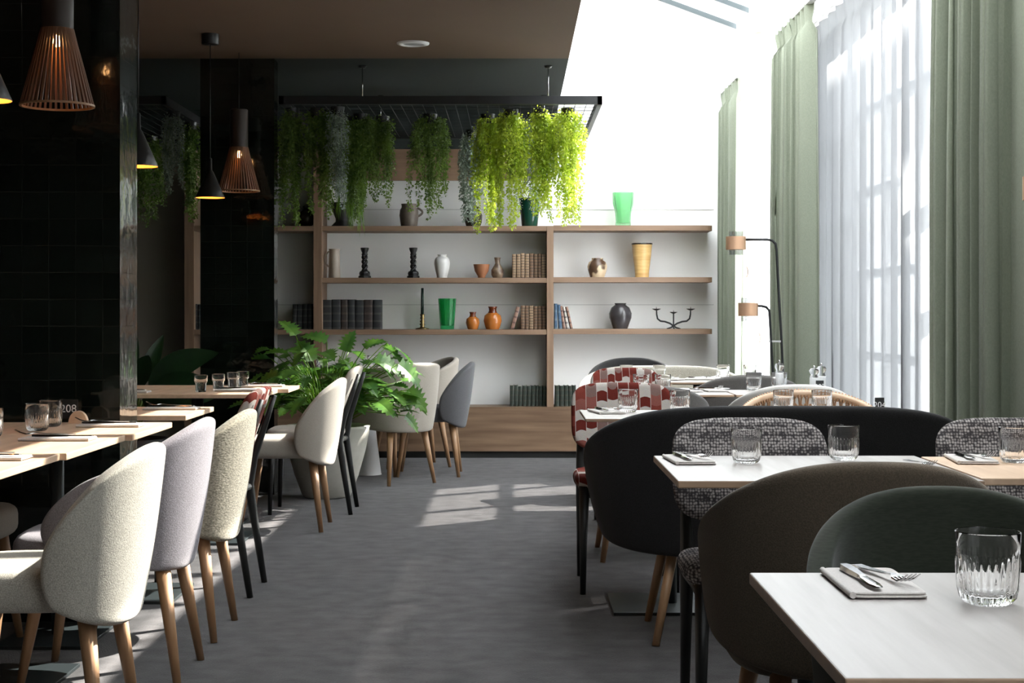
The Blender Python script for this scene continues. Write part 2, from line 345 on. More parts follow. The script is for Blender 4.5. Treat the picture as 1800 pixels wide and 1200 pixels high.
# tiled pillars
struct(box('trim_4', -3.6, -1.466, 5.93, 6.20, 0, 2.76, M['tile']))
struct(box('trim_5', -1.985, -1.517, 10.09, 10.24, 0, 2.76, M['tile']))
struct(box('trim_6', XR-.32, XR, YB-.05, YB, 0, 3.2, M['white_trim']))
for z in (1.15+182*.00464, 1.15+15*.00464):
    struct(box('trim_7', -2.6, 1.63, YB-.004, YB, z-.004, z, M['plate'] if 0 else base('panel_joint', (.5,.5,.5), .8)))
# ---------------- shelving ----------------
YF = 12.63; K = YF/F
def zx(y): return 1.15-(y-550)*K
def xx(x): return (x-903)*K
su = thing('shelving_unit', 'oak wall shelving unit with long base cabinet along the white back wall', 'shelf', (0, 0, 0))
def shelf(x0, x1, yt, name='shelf', yb_=None):
    o = box(name, xx(x0), xx(x1), YF, YB-.005, zx(yb_ or yt+9), zx(yt), M['shelfoak'], su); bevel(o, .002); return o
def shelf_round(x0, x1, yt):
    X0, X1 = xx(x0), xx(x1); pts = [(X0, YF), (X1-.12, YF)]
    for i in range(1, 9): a = PI/2*i/8; pts.append((X1-.12+.12*math.sin(a), YF+.05-.05*math.cos(a)))
    pts += [(X1, YB-.005), (X0, YB-.005)]
    n = len(pts); z0, z1 = zx(yt+9), zx(yt)
    vs = [(x, y, z0) for x, y in pts]+[(x, y, z1) for x, y in pts]
    fs = [tuple(range(n-1,-1,-1)), tuple(range(n, 2*n))]+[(i, (i+1)%n, n+(i+1)%n, n+i) for i in range(n)]
    mesh_obj('shelf', vs, fs, M['shelfoak'], su, False)
for yt in (397, 579): shelf(341, 551, yt)
for yt in (397, 488, 579): shelf(566, 961, yt)
for yt in (396, 487, 578): shelf_round(973, 1253, yt)
for (x0, x1, yt, yb_) in ((551, 566, 262, 715), (961, 973, 397, 715), (324, 341, 262, 715)):
    bevel(box('upright', xx(x0), xx(x1), YF-.004, YB-.005, zx(yb_), zx(yt), M['shelfoakz'], su), .002)
box('header_panel', xx(566), xx(961), YF, YF+.04, zx(317), zx(262), M['shelfoak'], su)
box('base_cabinet', xx(324), xx(1240), YF-.002, YB-.005, zx(793), zx(715), M['cabinet'], su)
box('plinth', xx(330), xx(1236), YF+.03, YB-.01, 0, zx(793), M['plinth'], su)

# ---------------- curtains ----------------
def drape(name, y0, y1, x, zt, zb, folds, amp, m, label, cat, seed=0, heading=True, parent=None):
    rnd = random.Random(seed); ny = folds*14; zs = [zt, zt-.03, zt-.09, zt-.11, zt-.16, zt-.3, zt-.6]+[zt-.6-(zt-.6-zb)*i/12 for i in range(1, 13)]
    ph = [rnd.uniform(-.5, .5) for _ in range(folds+2)]; am = [rnd.uniform(.6, 1.25) for _ in range(folds+2)]
    vs = []; fs = []
    for k, z in enumerate(zs):
        t = k/(len(zs)-1)
        for i in range(ny+1):
            q = i/ny*folds; j = int(q); fr = q-j; am_ = am[j]*(1-fr)+am[j+1]*fr; p_ = ph[j]*(1-fr)+ph[j+1]*fr
            g = amp*am_*(.45 if (k in (0,1) and heading) else .3 if (k in (2,3) and heading) else .7+.3*min(1, t*2))
            s_ = math.sin(2*PI*q+p_*(1+t)); s_ = math.copysign(abs(s_)**.8, s_)
            y = y0+(y1-y0)*(i/ny)+.012*math.sin(4*PI*q+p_)*(1+t)
            if heading and k in (2, 3): y = (y0+y1)/2+(y-(y0+y1)/2)*.97
            vs.append((x+g*s_+.3*g*math.sin(2*PI*q*2.3+p_*4+1), y, z))
    for k in range(len(zs)-1):
        for i in range(ny): a = k*(ny+1)+i; fs.append((a, a+1, a+ny+2, a+ny+1))
    o = mesh_obj(name, vs, fs, m, parent)
    if label: tag(o, label, cat)
    return o
CX = 1.70; CZ = 2.93
drape('curtain', 12.02, 12.93, CX, CZ, .01, 6, .06, M['curtain'], 'green curtain drawn into the far corner beside the shelves', 'curtain', 1)
drape('curtain', 9.1, 10.22, CX, CZ, .01, 8, .06, M['curtain'], 'green pleated curtain hanging between the two white sheers', 'curtain', 2)
drape('curtain', 5.42, 6.25, CX, CZ, .01, 8, .062, M['curtain'], 'green curtain right of the wide white sheer, left of the flat green panel', 'curtain', 3)
drape('curtain', 4.40, 5.50, CX+.01, CZ, .01, 3, .015, M['curtain'], 'flat green curtain panel at the right edge behind the near copper lamp', 'curtain', 4, False)
tag_s = 'sheer curtain'
drape('sheer_curtain', 9.95, 12.6, CX+.16, CZ-.02, .01, 15, .028, M['sheerlight'], 'narrow white sheer behind the far floor lamp', tag_s, 5)
drape('sheer_curtain', 5.9, 9.9, CX+.16, CZ-.02, .01, 17, .028, M['sheer'], 'wide white sheer with sun patches between the green curtains', tag_s, 6)
drape('sheer_curtain', -2.3, 4.7, CX+.16, CZ-.02, .01, 30, .028, M['sheer'], 'white sheer beyond the right edge, near the camera', tag_s, 7)
rl = MB().box(CX-.02, CX+.02, YN, YB, CZ-.005, CZ+.03).box(CX+.14, CX+.18, YN, YB, CZ-.005, CZ+.03)
tag(rl.build('curtain_rail', M['white_trim'], None, False), 'white double curtain rail running along the window wall', 'curtain rail')
# spotlights under the glazed slope
def spot(Y, label):
    t = thing('ceiling_spotlight', label, 'light', (1.85, Y, 3.24), 0, 'white spotlights above the curtain rail')
    MB().lathe([(.046,.0),(.055,.004),(.057,.02),(.057,.135),(.05,.14)], 28).build('housing', M['whiteplastic'], t)
    MB().lathe([(.0,-.002),(.046,-.002),(.046,.003),(.0,.003)], 24).build('reflector', M['copper'], t)
    MB().rod((0,0,.14), (0,0,.215), .012).build('stem', M['whiteplastic'], t)
spot(10.46, 'white cylinder spotlight nearer the camera above the pleated curtain'); spot(11.9, 'white cylinder spotlight farther off, left above the curtain rail')
t = thing('ceiling_speaker', 'round white fitting sunk in the brown ceiling', 'ceiling fitting', (at(726,75,9.5)[0], 9.5, 2.76))
MB().lathe([(.098,0),(.096,-.008),(.07,-.014),(.062,-.006),(.062,0)], 40).build('ring', M['whiteplastic'], t)
MB().lathe([(.0,-.009),(.03,-.008),(.062,-.004),(.062,-.001),(0,-.001)], 32).build('diffuser', base('grey_diffuser', (.35,.36,.36), .3), t)

# ---------------- chairs ----------------
def shell(name, a, b, zb, zt, thm, m, parent, cy=-.04, lean=.05, k=1.0, kb=None, px=1.0, egg=.12, tuck=.12, drop=0, th=.045, nu=28, nv=14, sub=2):
    vs = []; fs = []
    for j in range(nv+1):
        v = -1+2*j/nv
        for i in range(nu+1):
            u = -1+2*i/nu
            kk = k if (v > 0 or kb is None) else k+(kb-k)*min(1, -v*2)
            X = u*math.sqrt(1-kk*v*v/2); Y = v*math.sqrt(1-k*u*u/2)
            q = X*thm*(1-egg*Y); t = (Y+1)/2
            s, c = math.sin(q), math.cos(q)
            sx = math.copysign(abs(s)**px, s); cy_ = math.copysign(abs(c)**px, c)
            f = 1-tuck*(1-t)**2.5
            z = zb+(zt-zb)*t-drop*(1-c)*.5*t
            vs.append((a*f*sx*(1+.04*(t-.5)), cy-b*f*cy_-lean*t*max(0, c)**.7 if c > 0 else cy-b*f*cy_, z))
    for j in range(nv):
        for i in range(nu): p = j*(nu+1)+i; fs.append((p, p+1, p+nu+2, p+nu+1))
    o = mesh_obj(name, vs, fs, m, parent)
    md = o.modifiers.new('solid', 'SOLIDIFY'); md.thickness = th; md.offset = 0
    md = o.modifiers.new('sub', 'SUBSURF'); md.levels = sub; md.render_levels = sub
    return o
def oak_legs(t, hx, hy, z=.38, tx=None, ty=None, r0=.025, r1=.012, m='oakleg'):
    tx = tx or hx*.72; ty = ty or hy*.75
    for sx in (-1, 1):
        for sy in (-1, 1):
            MB().rod((sx*tx, sy*ty, z), (sx*hx, sy*hy, 0), r0, r1, 16).build('leg', M[m], t)
def side_chair(mat, label, loc, rz, group=None, seatmat=None):   # faces +y locally
    t = thing('upholstered_side_chair', label, 'chair', loc, rz, group)
    shell('backrest', .265, .165, .335, .805, R(90), M[mat], t, -.09, .05, 1.0, .6, .85, .22, .12)
    MB().pad(.225, .225, .385, .49, .035, 3.5, 44, None, 0, .015).build('seat', M[seatmat or mat], t)
    oak_legs(t, .205, .215, .40)
    return t
def barrel_chair(mat, label, loc, rz, w=.30, group=None, zb=.35, zt=.82, drop=.16, k=.9, thm=118, b=.29):
    t = thing('barrel_armchair', label, 'armchair', loc, rz, group)
    shell('backrest', w, b, zb, zt, R(thm), M[mat], t, -.0, .045, k, None, .82, .02, .10, drop, .045)
    MB().pad(w-.035, .26, .36, .47, .04, 3.5, 44, None, 0, .03).build('seat', M[mat], t)
    oak_legs(t, w-.07, .24, .38)
    return t
def frame_chair(mat, label, loc, rz, group=None, w=.225, backmat=None):      # black wooden frame, padded back and seat; faces +y
    t = thing('black_framed_chair', label, 'chair', loc, rz, group)
    def bend(x, y, z):      # pad laid flat -> standing, curved and leaning back
        Z = .70+y; return (x, -.165-z-.36*(Z-.50)+.55*x*x, Z)
    MB().pad(w, .145, -.022, .022, .02, 4.2, 56, bend).build('backrest', M[backmat or mat], t)
    MB().pad(w, .215, .43, .487, .025, 4.5, 44, None, 0, .02).build('seat', M[mat], t)
    for s in (-1, 1):
        MB().tube([(s*.185,-.255,0), (s*.185,-.215,.25), (s*.185,-.19,.42), (s*.185,-.212,.54), (s*.18,-.266,.70), (s*.17,-.30,.80)], [.013,.017,.021,.018,.014,.011], 10).build('rear_leg', M['blackwood'], t)
        MB().tube([(s*.192,.205,0), (s*.19,.20,.2), (s*.185,.19,.44)], [.012,.016,.022], 10).build('front_leg', M['blackwood'], t)
        MB().tube([(s*.186,.18,.41), (s*.186,0,.415), (s*.186,-.18,.41)], .016, 8).build('side_rail', M['blackwood'], t)
    MB().tube([(-.18,.19,.41), (0,.19,.418), (.18,.19,.41)], .015, 8).build('front_rail', M['blackwood'], t)
    MB().tube([(-.18,-.19,.41), (0,-.19,.418), (.18,-.19,.41)], .015, 8).build('rear_rail', M['blackwood'], t)
    MB().tube([(-.17,-.1,.36), (.17,.12,.39)], .006, 6).build('brace', M['blackwood'], t)
    return t
FL = PI/2          # faces -x
AW = 0             # faces away from the camera (+y)
TC = PI            # faces the camera
# left row
side_chair('cream', 'cream side chair nearest the camera at the left tables', (-1.265, 4.25, 0), FL)
barrel_chair('lilac', 'lilac grey armchair between the cream chair and the olive textured chair', (-1.27, 5.06, 0), FL+R(2), .285, drop=.24, thm=128, b=.25)
side_chair('olive', 'olive beige textured chair, third in the left row', (-1.26, 5.76, 0), FL)
side_chair('beige', 'beige chair across the left table, only its seat corner at the left edge', (-1.95, 5.40, 0), -PI/2)
frame_chair('check', 'red checked chair behind the olive textured chair', (-1.32, 6.62, 0), FL)
side_chair('beige', 'beige side chair in profile in front of the leafy stone planter', (-1.225, 8.56, 0), FL)
frame_chair('beige', 'black framed chair with beige pad, pushed in beside the planter', (-1.185, 9.27, 0), FL)
# round table group by the shelves
barrel_chair('beige', 'beige round-backed chair seen from behind, in front of the shelves', (-.83, 10.87, 0), R(38), .255, k=.55, drop=.05)
barrel_chair('beige', 'beige armchair half hidden, nearest the base cabinet', (-.77, 12.0, 0), R(110), .27)
side_chair('greyfab', 'grey side chair in profile in front of the base cabinet', (-.60, 11.36, 0), FL)
# right rows
barrel_chair('velvet', 'dark green velvet armchair behind the nearest right table', (.80, 2.68, 0), TC, .27, drop=.22, zt=.825, k=1.0)
barrel_chair('taupefab', 'large taupe armchair seen from behind at the second right table', (.745, 3.62, 0), AW, .30, drop=.20, zt=.845, zb=.37, k=1.0)
frame_chair('tweed', 'grey tweed chair facing the camera behind the second right table', (.68, 4.36, 0), TC)
frame_chair('tweed', 'grey tweed chair at the right edge, half out of view', (1.44, 4.36, 0), TC)
lv = thing('loveseat', 'charcoal two-seat sofa seen from behind across the third row of tables', 'sofa', (.94, 5.80, 0), AW)
shell('backrest', .655, .31, .30, .835, R(118), M['charcoal'], lv, 0, .05, .95, None, .5, .0, .10, .20, .05, 48, 14)
MB().pad(.60, .27, .33, .46, .045, 4, 52, None, 0, .03).build('seat', M['charcoal'], lv)
for sx in (-1, 1):
    MB().rod((sx*.37,-.16,.34), (sx*.45,-.30,0), .021, .013, 16).build('leg', M['oakleg'], lv)
    MB().rod((sx*.37,.12,.34), (sx*.44,.15,0), .021, .013, 16).build('leg', M['oakleg'], lv)
frame_chair('check', 'red checked chair with black legs behind the third row table', (.475, 6.72, 0), TC)
barrel_chair('midgrey', 'warm grey armchair hidden behind the nearer red checked chair', (.62, 7.58, 0), AW, .28)
rc = frame_chair('check', 'farther red checked chair, only its top showing above the nearer one', (.62, 8.62, 0), TC); rc.scale = (.87, 1, 1)
barrel_chair('lightgrey', 'pale grey armchair rising just behind the rattan chair', (1.33, 7.75, 0), AW, .29, drop=.2)
barrel_chair('midgrey', 'grey brown armchair left of the mills, before the far table', (1.28, 8.90, 0), AW, .30, drop=.2)
cl = thing('loveseat', 'cream two-seat sofa behind the farthest window table', 'sofa', (.96, 10.05, 0), TC)
shell('backrest', .52, .29, .30, .81, R(118), M['cream'], cl, 0, .05, .95, None, .55, .0, .10, .16, .05, 40, 12)
MB().pad(.47, .26, .33, .46, .045, 4, 48, None, 0, .03).build('seat', M['cream'], cl); oak_legs(cl, .40, .24, .34)
barrel_chair('charcoal', 'dark grey armchair farthest back before the right shelves', (.85, 11.2, 0), TC, .31, drop=.22, zt=.83)
# rattan chair
rt = thing('rattan_armchair', 'woven rattan armchair behind the charcoal sofa', 'armchair', (1.31, 6.95, 0), TC)
def rim(q, z, rr=0): return ((.335+rr)*math.sin(q), -(.29+rr)*math.cos(q), z)
def rz_(q): return .785-.24*(abs(q)/R(105))**2.2
qs = [R(-105+210*i/40) for i in range(41)]
MB().tube([rim(q, rz_(q)) for q in qs], .016, 10).build('rim', M['rattanpale'], rt)
MB().tube([rim(q, .44, -.03) for q in qs], .012, 8).build('lower_rim', M['rattanpale'], rt)
wv = MB(); bd = MB()
for i in range(3, 78):
    q = R(-105+210*i/80)
    wv.tube([rim(q, .44, -.03), rim(q+.01*(-1)**i, .6, .0), rim(q+.02*(-1)**i, rz_(q)-.07, .004), rim(q, rz_(q), .0)], .0045, 5)
    bd.tube([rim(q-.01, rz_(q)-.02, .018), rim(q, rz_(q)+.017, .0), rim(q+.01, rz_(q)-.02, -.018)], .005, 5)
for z in (-.055, -.07): bd.tube([rim(q, rz_(q)+z+.008*math.sin(q*90), .004) for q in [R(-100+200*i/160) for i in range(161)]], .006, 5)
wv.build('woven_back', M['rattan'], rt); bd.build('binding', M['rattan'], rt)
MB().pad(.28, .25, .40, .46, .03, 3, 40, None, 0, .03).build('seat', M['lightgrey'], rt); oak_legs(rt, .26, .24, .42)
# ---------------- tables ----------------
def table(label, x0, x1, y0, y1, mat, z=.75, th=.018, basex=None, basey=None, bw=.25, bd=.22, name='dining_table', grp=None):
    cx, cy = (x0+x1)/2, (y0+y1)/2; t = thing(name, label, 'table', (cx, cy, 0), 0, grp)
    hx, hy = (x1-x0)/2, (y1-y0)/2
    o = MB().box(-hx, hx, -hy, hy, z-th, z).build('tabletop', [M['tabedge'], M[mat]] if mat == 'tabpale' else [M[mat], M[mat]], t, False); setmat_top(o); bevel(o, .0025)
    bx = (basex-cx) if basex is not None else 0; by = (basey-cy) if basey is not None else 0
    MB().rod((bx,by,.012), (bx,by,z-th-.006), .022, n=20).build('column', M['plate'], t)
    o = MB().box(bx-bw, bx+bw, by-bd, by+bd, 0, .012).build('base_plate', M['plate'], t, False); bevel(o, .002)
    MB().box(bx-.16, bx+.16, by-.16, by+.16, z-th-.008, z-th).build('bracket', M['black'], t, False)
    return t
table('pale wooden table nearest the camera at the lower right', .363, 1.085, 1.747, 2.456, 'tabpale')
table('pale washed table in the second right row before the tweed chair', .392, 1.125, 3.80, 4.47, 'tabpale')
table('oak table at the right edge joined to the pale second row table', 1.135, 1.66, 3.86, 4.44, 'tabwarm')
table('pale table of the third right row above the steel base plate', .272, .97, 6.03, 6.57, 'tabpale', th=.012, basex=.62, basey=6.27, bw=.24, bd=.215)
table('pale table behind the charcoal sofa, before the rattan chair', .98, 1.61, 6.03, 6.57, 'tabpale', th=.012)
table('pale table of the fourth right row, left of the mills', .60, 1.08, 7.80, 8.30, 'tabpale', th=.012)
table('pale table carrying the two glass mills', 1.09, 1.62, 7.80, 8.30, 'tabpale', th=.012)
table('farthest pale table before the cream sofa', .62, 1.56, 9.2, 9.76, 'tabpale', th=.012)
table('oak table nearest the camera on the left, cut by the edge', -1.99, -1.293, 3.86, 4.538, 'tabwarm', th=.02, basex=-1.66)
table('oak table with three glasses, second on the left', -1.975, -1.275, 4.542, 5.228, 'tabwarm', th=.02, basex=-1.66, basey=4.96)
table('oak table in front of the near tiled pillar', -1.95, -1.252, 5.232, 5.84, 'tabwarm', th=.02, basex=-1.62, basey=5.66, bw=.16, bd=.22)
table('small oak table just beyond the near tiled pillar', -1.95, -1.28, 6.22, 6.80, 'tabwarm', th=.02, basex=-1.6)
table('long oak table with four tumblers beyond the near pillar', -2.75, -1.24, 7.84, 8.37, 'tabwarm', th=.02, basex=-1.60)
table('oak table reaching out to the leafy planter', -2.4, -1.185, 8.38, 8.84, 'tabwarm', th=.02, basex=-1.72)
tr = thing('round_table', 'white round table on a cone foot hidden behind the planter leaves', 'table', (-1.04, 11.36, 0))
MB().lathe([(.098,0),(.095,.01),(.022,.60),(.03,.66),(.045,.72)], 36).build('cone_foot', M['whiteplastic'], tr)
MB().lathe([(0,.72),(.37,.72),(.385,.73),(.385,.742),(.37,.75),(0,.75)], 60).build('tabletop', M['tabpale'], tr, auto=40)

# ---------------- glasses ----------------
def tumbler(label, loc, r=.041, h=.092, group='ribbed water glasses'):
    t = MB(); n = 168; nr = 28
    prof = [(.0,0),(.60,0),(.74,.035),(.84,.10),(.905,.22),(.94,.40),(.955,.60),(.958,.70),(.968,.72),(1,1.0),(.965,1.012),(.945,1.0),(.90,.72),(.885,.60),(.865,.40),(.83,.24),(.72,.16),(.5,.13),(0,.125)]
    t.lathe([(a*r, b*h) for a, b in prof], n, fn=lambda k, th: 1+(.035*math.cos(nr*th) if 3 <= k <= 6 else 0))
    o = t.build('drinking_glass', M['glass'], None, auto=50); o.location = loc
    return tag(o, label, 'glass', group)
g0 = tumbler('ribbed glass on the nearest right table', (0,0,0))
def setg(o, px, Y, z=.7504, s=1, label=None, group=None):
    x = (px-903)*Y/F; o.location = (x, Y, z); o.scale = (s, s, s)
    if label: o['label'] = label
    if group: o['group'] = group
    return o
setg(g0, 1736.5, 2.19, s=1.08)
GL = [(1312,4.24,'ribbed glass before the left tweed chair on the pale second row table',1), (1483,4.32,'ribbed glass on the second row table just above the taupe chair',1.03),
 (1784,4.25,'ribbed glass on the oak table at the right edge',1.03), (1104,6.42,'ribbed glass on the third row table beside the napkin',1), (1195,6.35,'ribbed glass in front of the red checked chair right edge',1),
 (1377,6.35,'left ribbed glass before the rattan chair',1), (1444.5,6.35,'right ribbed glass before the rattan chair',1), (1127,7.98,'ribbed glass above the nearer red checked chair, left of the pair',1),
 (1165,7.98,'ribbed glass above the nearer red checked chair, right of the pair',1), (1325,8.22,'ribbed glass left of the stoppered jar on the fourth row table',1), (1369.5,8.22,'ribbed glass in front of the stoppered jar',1),
 (1101,9.55,'far ribbed glass, left of the four on the farthest window table',.95), (1159,9.55,'far ribbed glass, second from the left on the farthest window table',.95),
 (1271,9.62,'far ribbed glass standing clear before the cream sofa end',.95), (1318,9.62,'far ribbed glass beside the short lamp pole',.95),
 (65.5,5.40,'nearer ribbed glass of the pair before the black pillar',1), (89,5.60,'farther ribbed glass of the pair before the black pillar',1), (-17,5.12,'ribbed glass cut off by the left edge',1.0),
 (657,11.2,'right ribbed glass behind the planter leaves',1.1), (567,11.3,'left ribbed glass behind the planter leaves',1.1)]
for px, Y, l, s in GL: setg(dup(g0, (0,0,0), None), px, Y, s=s, label=l)
def stack_glass(label, loc, r=.034, h=.085):
    prof = [(0,0),(.74,0),(.78,.03),(.82,.50),(.84,.55),(.98,.60),(1,.66),(1,1),(.94,1.01),(.93,.66),(.90,.62),(.76,.56),(.74,.5),(.70,.10),(0,.09)]
    o = MB().lathe([(a*r, b*h) for a, b in prof], 48, fn=lambda k, th: 1+(.012*math.cos(8*th) if 1 <= k <= 3 else 0)).build('drinking_glass', M['glass'], None, auto=40)
    o.location = loc; return tag(o, label, 'glass', 'stepped tumblers on the long oak table')
s0 = stack_glass('stepped tumbler, leftmost of the four on the long oak table', (0,0,0)); setg(s0, 353, 8.08)
for px, Y, l in ((384,8.22,'stepped tumbler, second from the left on the long oak table'), (410,8.45,'stepped tumbler, third from the left beyond the pillar'), (427,8.6,'stepped tumbler, rightmost and farthest of the four')):
    setg(dup(s0, (0,0,0), None), px, Y, label=l)

# ---------------- napkins and cutlery ----------------
def napkin_mesh():
    m = MB()
    for k in range(2):      # folded layers: sheets joined at the left fold
        z0 = .0015+k*.0042; m.pad(.054-.001*k, .112-.002*k, z0, z0+.0034, .0016, 14, 48, None, -.0005*k)
    m.tube([(-.053, y, .0052) for y in (-.11, -.05, .05, .11)], .0048, 10)
    return m
def fork_mesh():
    m = MB(); pts = [(0,-.095,.004), (0,-.06,.0045), (0,0,.007), (0,.03,.010), (0,.045,.0075)]
    vs = []; fs = []; wd = [.0085,.0075,.0035,.0045,.0115]
    for (x, y, z), w_ in zip(pts, wd): vs += [(-w_, y, z), (w_, y, z), (w_, y, z+.0022), (-w_, y, z+.0022)]
    for k in range(4):
        a = 4*k
        for i in range(4): fs.append((a+i, a+(i+1)%4, a+4+(i+1)%4, a+4+i))
    fs += [(3,2,1,0), (16,17,18,19)]; m.add(vs, fs)
    for i in range(4):
        x = -.0095+.00633*i; m.tube([(x,.044,.0085), (x,.06,.0065), (x,.078,.012), (x*1.02,.094,.021)], [.0017,.0016,.0014,.0008], 6)
    return m
def knife_mesh():
    m = MB(); vs = []; fs = []
    ys = [-.095,-.08,-.036,0,.016,.026,.075,.095,.101]; ws = [.006,.0095,.0085,.006,.006,.0085,.0098,.007,.002]; ts = [.003,.0035,.0035,.003,.0025,.0012,.001,.0009,.0007]
    for y, w_, t_ in zip(ys, ws, ts): vs += [(-w_, y, .006-t_), (w_, y, .006-t_), (w_*.8, y, .006+t_), (-w_*.8, y, .006+t_)]
    for k in range(len(ys)-1):
        a = 4*k
        for i in range(4): fs.append((a+i, a+(i+1)%4, a+4+(i+1)%4, a+4+i))
    fs += [(3,2,1,0), tuple(4*(len(ys)-1)+i for i in range(4))]; return m.add(vs, fs)
N0 = tag(napkin_mesh().build('napkin', M['napkin'], None, auto=50), '', 'napkin', 'folded napkins')
F0 = tag(fork_mesh().build('fork', M['steel'], None, auto=60), '', 'fork', 'forks'); K0 = tag(knife_mesh().build('knife', M['steel'], None, auto=60), '', 'knife', 'knives')
first = True
def setting(where, x, y, rz, s=1, fork=(.018, .008, PI+R(13)), knife=(-.02, -.004, PI+R(3)), z=.7506):
    global first
    n, f, k = (N0, F0, K0) if first else (N0.copy(), F0.copy(), K0.copy())
    if not first:
        for o in (n, f, k): C.objects.link(o)
    first = False
    c, s_ = math.cos(rz), math.sin(rz)
    n.location = (x, y, z); n.rotation_euler = (0, 0, rz); n['label'] = 'folded pale linen napkin '+where
    for o, (dx, dy, r), nm in ((f, fork, 'steel fork lying on the napkin '), (k, knife, 'steel table knife lying on the napkin ')):
        o.location = (x+dx*c-dy*s_, y+dx*s_+dy*c, z+.0096); o.rotation_euler = (0, 0, rz+r); o['label'] = nm+where if len((nm+where).split()) < 17 else nm.replace('lying on the napkin ', '')+where
setting('on the nearest right table', .527, 2.335, 0)
setting('on the pale second row table', .475, 4.30, R(4))
setting('on the oak table at the right edge', 1.24, 4.31, R(-6))
setting('on the third row table left of the glass', .375, 6.40, R(10))
setting('at the left of the fourth row table', .86, 8.1, R(30), fork=(.02, 0, PI+R(5)), knife=(-.02, 0, PI+R(60)))
setting('near the middle of the fourth row table', 1.03, 8.16, R(5), fork=(.02, 0, PI-R(5)), knife=(-.02, 0, PI+R(60)))
setting('on the left of the farthest window table', .80+.1, 9.5, R(60))
setting('on the right of the farthest window table', 1.14, 9.55, R(80))
L = -PI/2
setting('on the left table nearest the camera', -1.44, 4.36, PI/2, fork=(.03, .03, 0), knife=(-.03, 0, PI))
setting('on the second left table', -1.435, 5.02, PI/2, fork=(.03, .05, R(5)), knife=(-.03, -.02, PI-R(4)))
setting('beside the black number card 208', -1.42, 5.62, PI/2, fork=(.03, .04, R(5)), knife=(-.03, 0, PI))
setting('on the small table beyond the tiled pillar', -1.42, 6.62, PI/2, fork=(.03, .02, 0), knife=(-.03, 0, PI))
setting('at the left of the long table by the pillar', -1.94, 8.0, PI/2, fork=(.03, .02, 0), knife=(-.03, 0, PI))
setting('at the right end of the long table', -1.42, 8.2, PI/2, fork=(.03, .02, 0), knife=(-.03, 0, PI))
setting('on the oak table next to the planter', -1.36, 8.66, PI/2, fork=(.03, .02, 0), knife=(-.03, 0, PI))
sf = F0.copy(); C.objects.link(sf); sf.location = (1.065, 4.18, .7512); sf.rotation_euler = (0, 0, PI+R(8)); sf['label'] = 'lone steel fork, left of the right edge table'

# number cards
def text_mesh(s, size, m, parent, loc, rot=(PI/2, 0, 0)):
    cu = bpy.data.curves.new('digits', 'FONT'); cu.body = s; cu.size = size; cu.extrude = .0004; cu.align_x = 'CENTER'; cu.align_y = 'CENTER'
    o = bpy.data.objects.new('tmp', cu); C.objects.link(o); bpy.context.view_layer.update()
    me = bpy.data.meshes.new_from_object(o.evaluated_get(bpy.context.evaluated_depsgraph_get())); bpy.data.objects.remove(o)
    me.materials.clear(); me.materials.append(m)
    q = bpy.data.objects.new('digits', me); C.objects.link(q); q.parent = parent; q.location = loc; q.rotation_euler = rot; return q
M['chalk'] = base('white_lettering', (.75,.75,.75), .6)
def card(label, loc, s, w=.036, h=.04, disc=False, rz=0):
    t = thing('table_number_card', label, 'table number', loc, rz)
    z0 = .018 if disc else 0
    bevel(MB().box(-w, w, -.0015, .0015, z0, z0+2*h).build('card', M['black'], t, False), .001)
    if disc:
        m = MB(); n = 24; vs = []; 
        for y in (-.012, .012): vs += [(.036+.034*math.cos(PI*i/n), y, .045*math.sin(PI*i/n)) for i in range(n+1)]
        fs = [tuple(range(n, -1, -1)), tuple(range(n+1, 2*n+2))]+[(i, i+1, n+2+i, n+1+i) for i in range(n)]+[(0, n+1, 2*n+1, n)]
        o = m.add(vs, fs).build('wooden_holder', M['tabwarm'], t, False)
    text_mesh(s, .034 if not disc else .04, M['chalk'], t, (0, -.003, z0+h))
    return t
card('black number card 208 with a round wooden holder by the near pillar', (-1.615, 5.78, .7505), '208', .034, .034, True)
card('small black number card 204 right of the charcoal sofa', (at(1546,0,6.40)[0], 6.40, .7505), '204', .019, .03)
card('small black number card 203 beside the glass mills', (at(1441,0,7.98)[0], 7.98, .7505), '203', .020, .031)
def mill(label, px, Y, h=.13, body='salt'):
    t = thing('glass_mill', label, 'mill', (at(px,0,Y)[0], Y, .7505), 0, 'glass mills and jars')
    k = h/.13
    MB().lathe([(0,0),(.019,0),(.021,.004),(.021,.07*k),(.0,.07*k)], 24).build('salt_filling', M['whiteplastic'] if body == 'salt' else M['iron'], t)
    MB().lathe([(.0225,0),(.0235,.03*k),(.0225,.078*k),(.017,.086*k),(.017,.092*k),(.024,.10*k),(.025,.11*k),(.017,.12*k),(.0,.122*k)], 32).build('glass_body', M['glass'], t)
    MB().lathe([(0,.122*k),(.003,.122*k),(.006,.128*k),(.0045,.134*k),(0,.136*k)], 16).build('knob', M['steel'], t)
    return t
mill('glass salt mill left of the black card 203', 1431, 8.05); mill('glass mill with steel knob behind the black card 203', 1444, 8.14, .138)
mill('stoppered glass jar behind the ribbed glass, before the lamp pole', 1383-13, 8.6-.35-.0, .15)

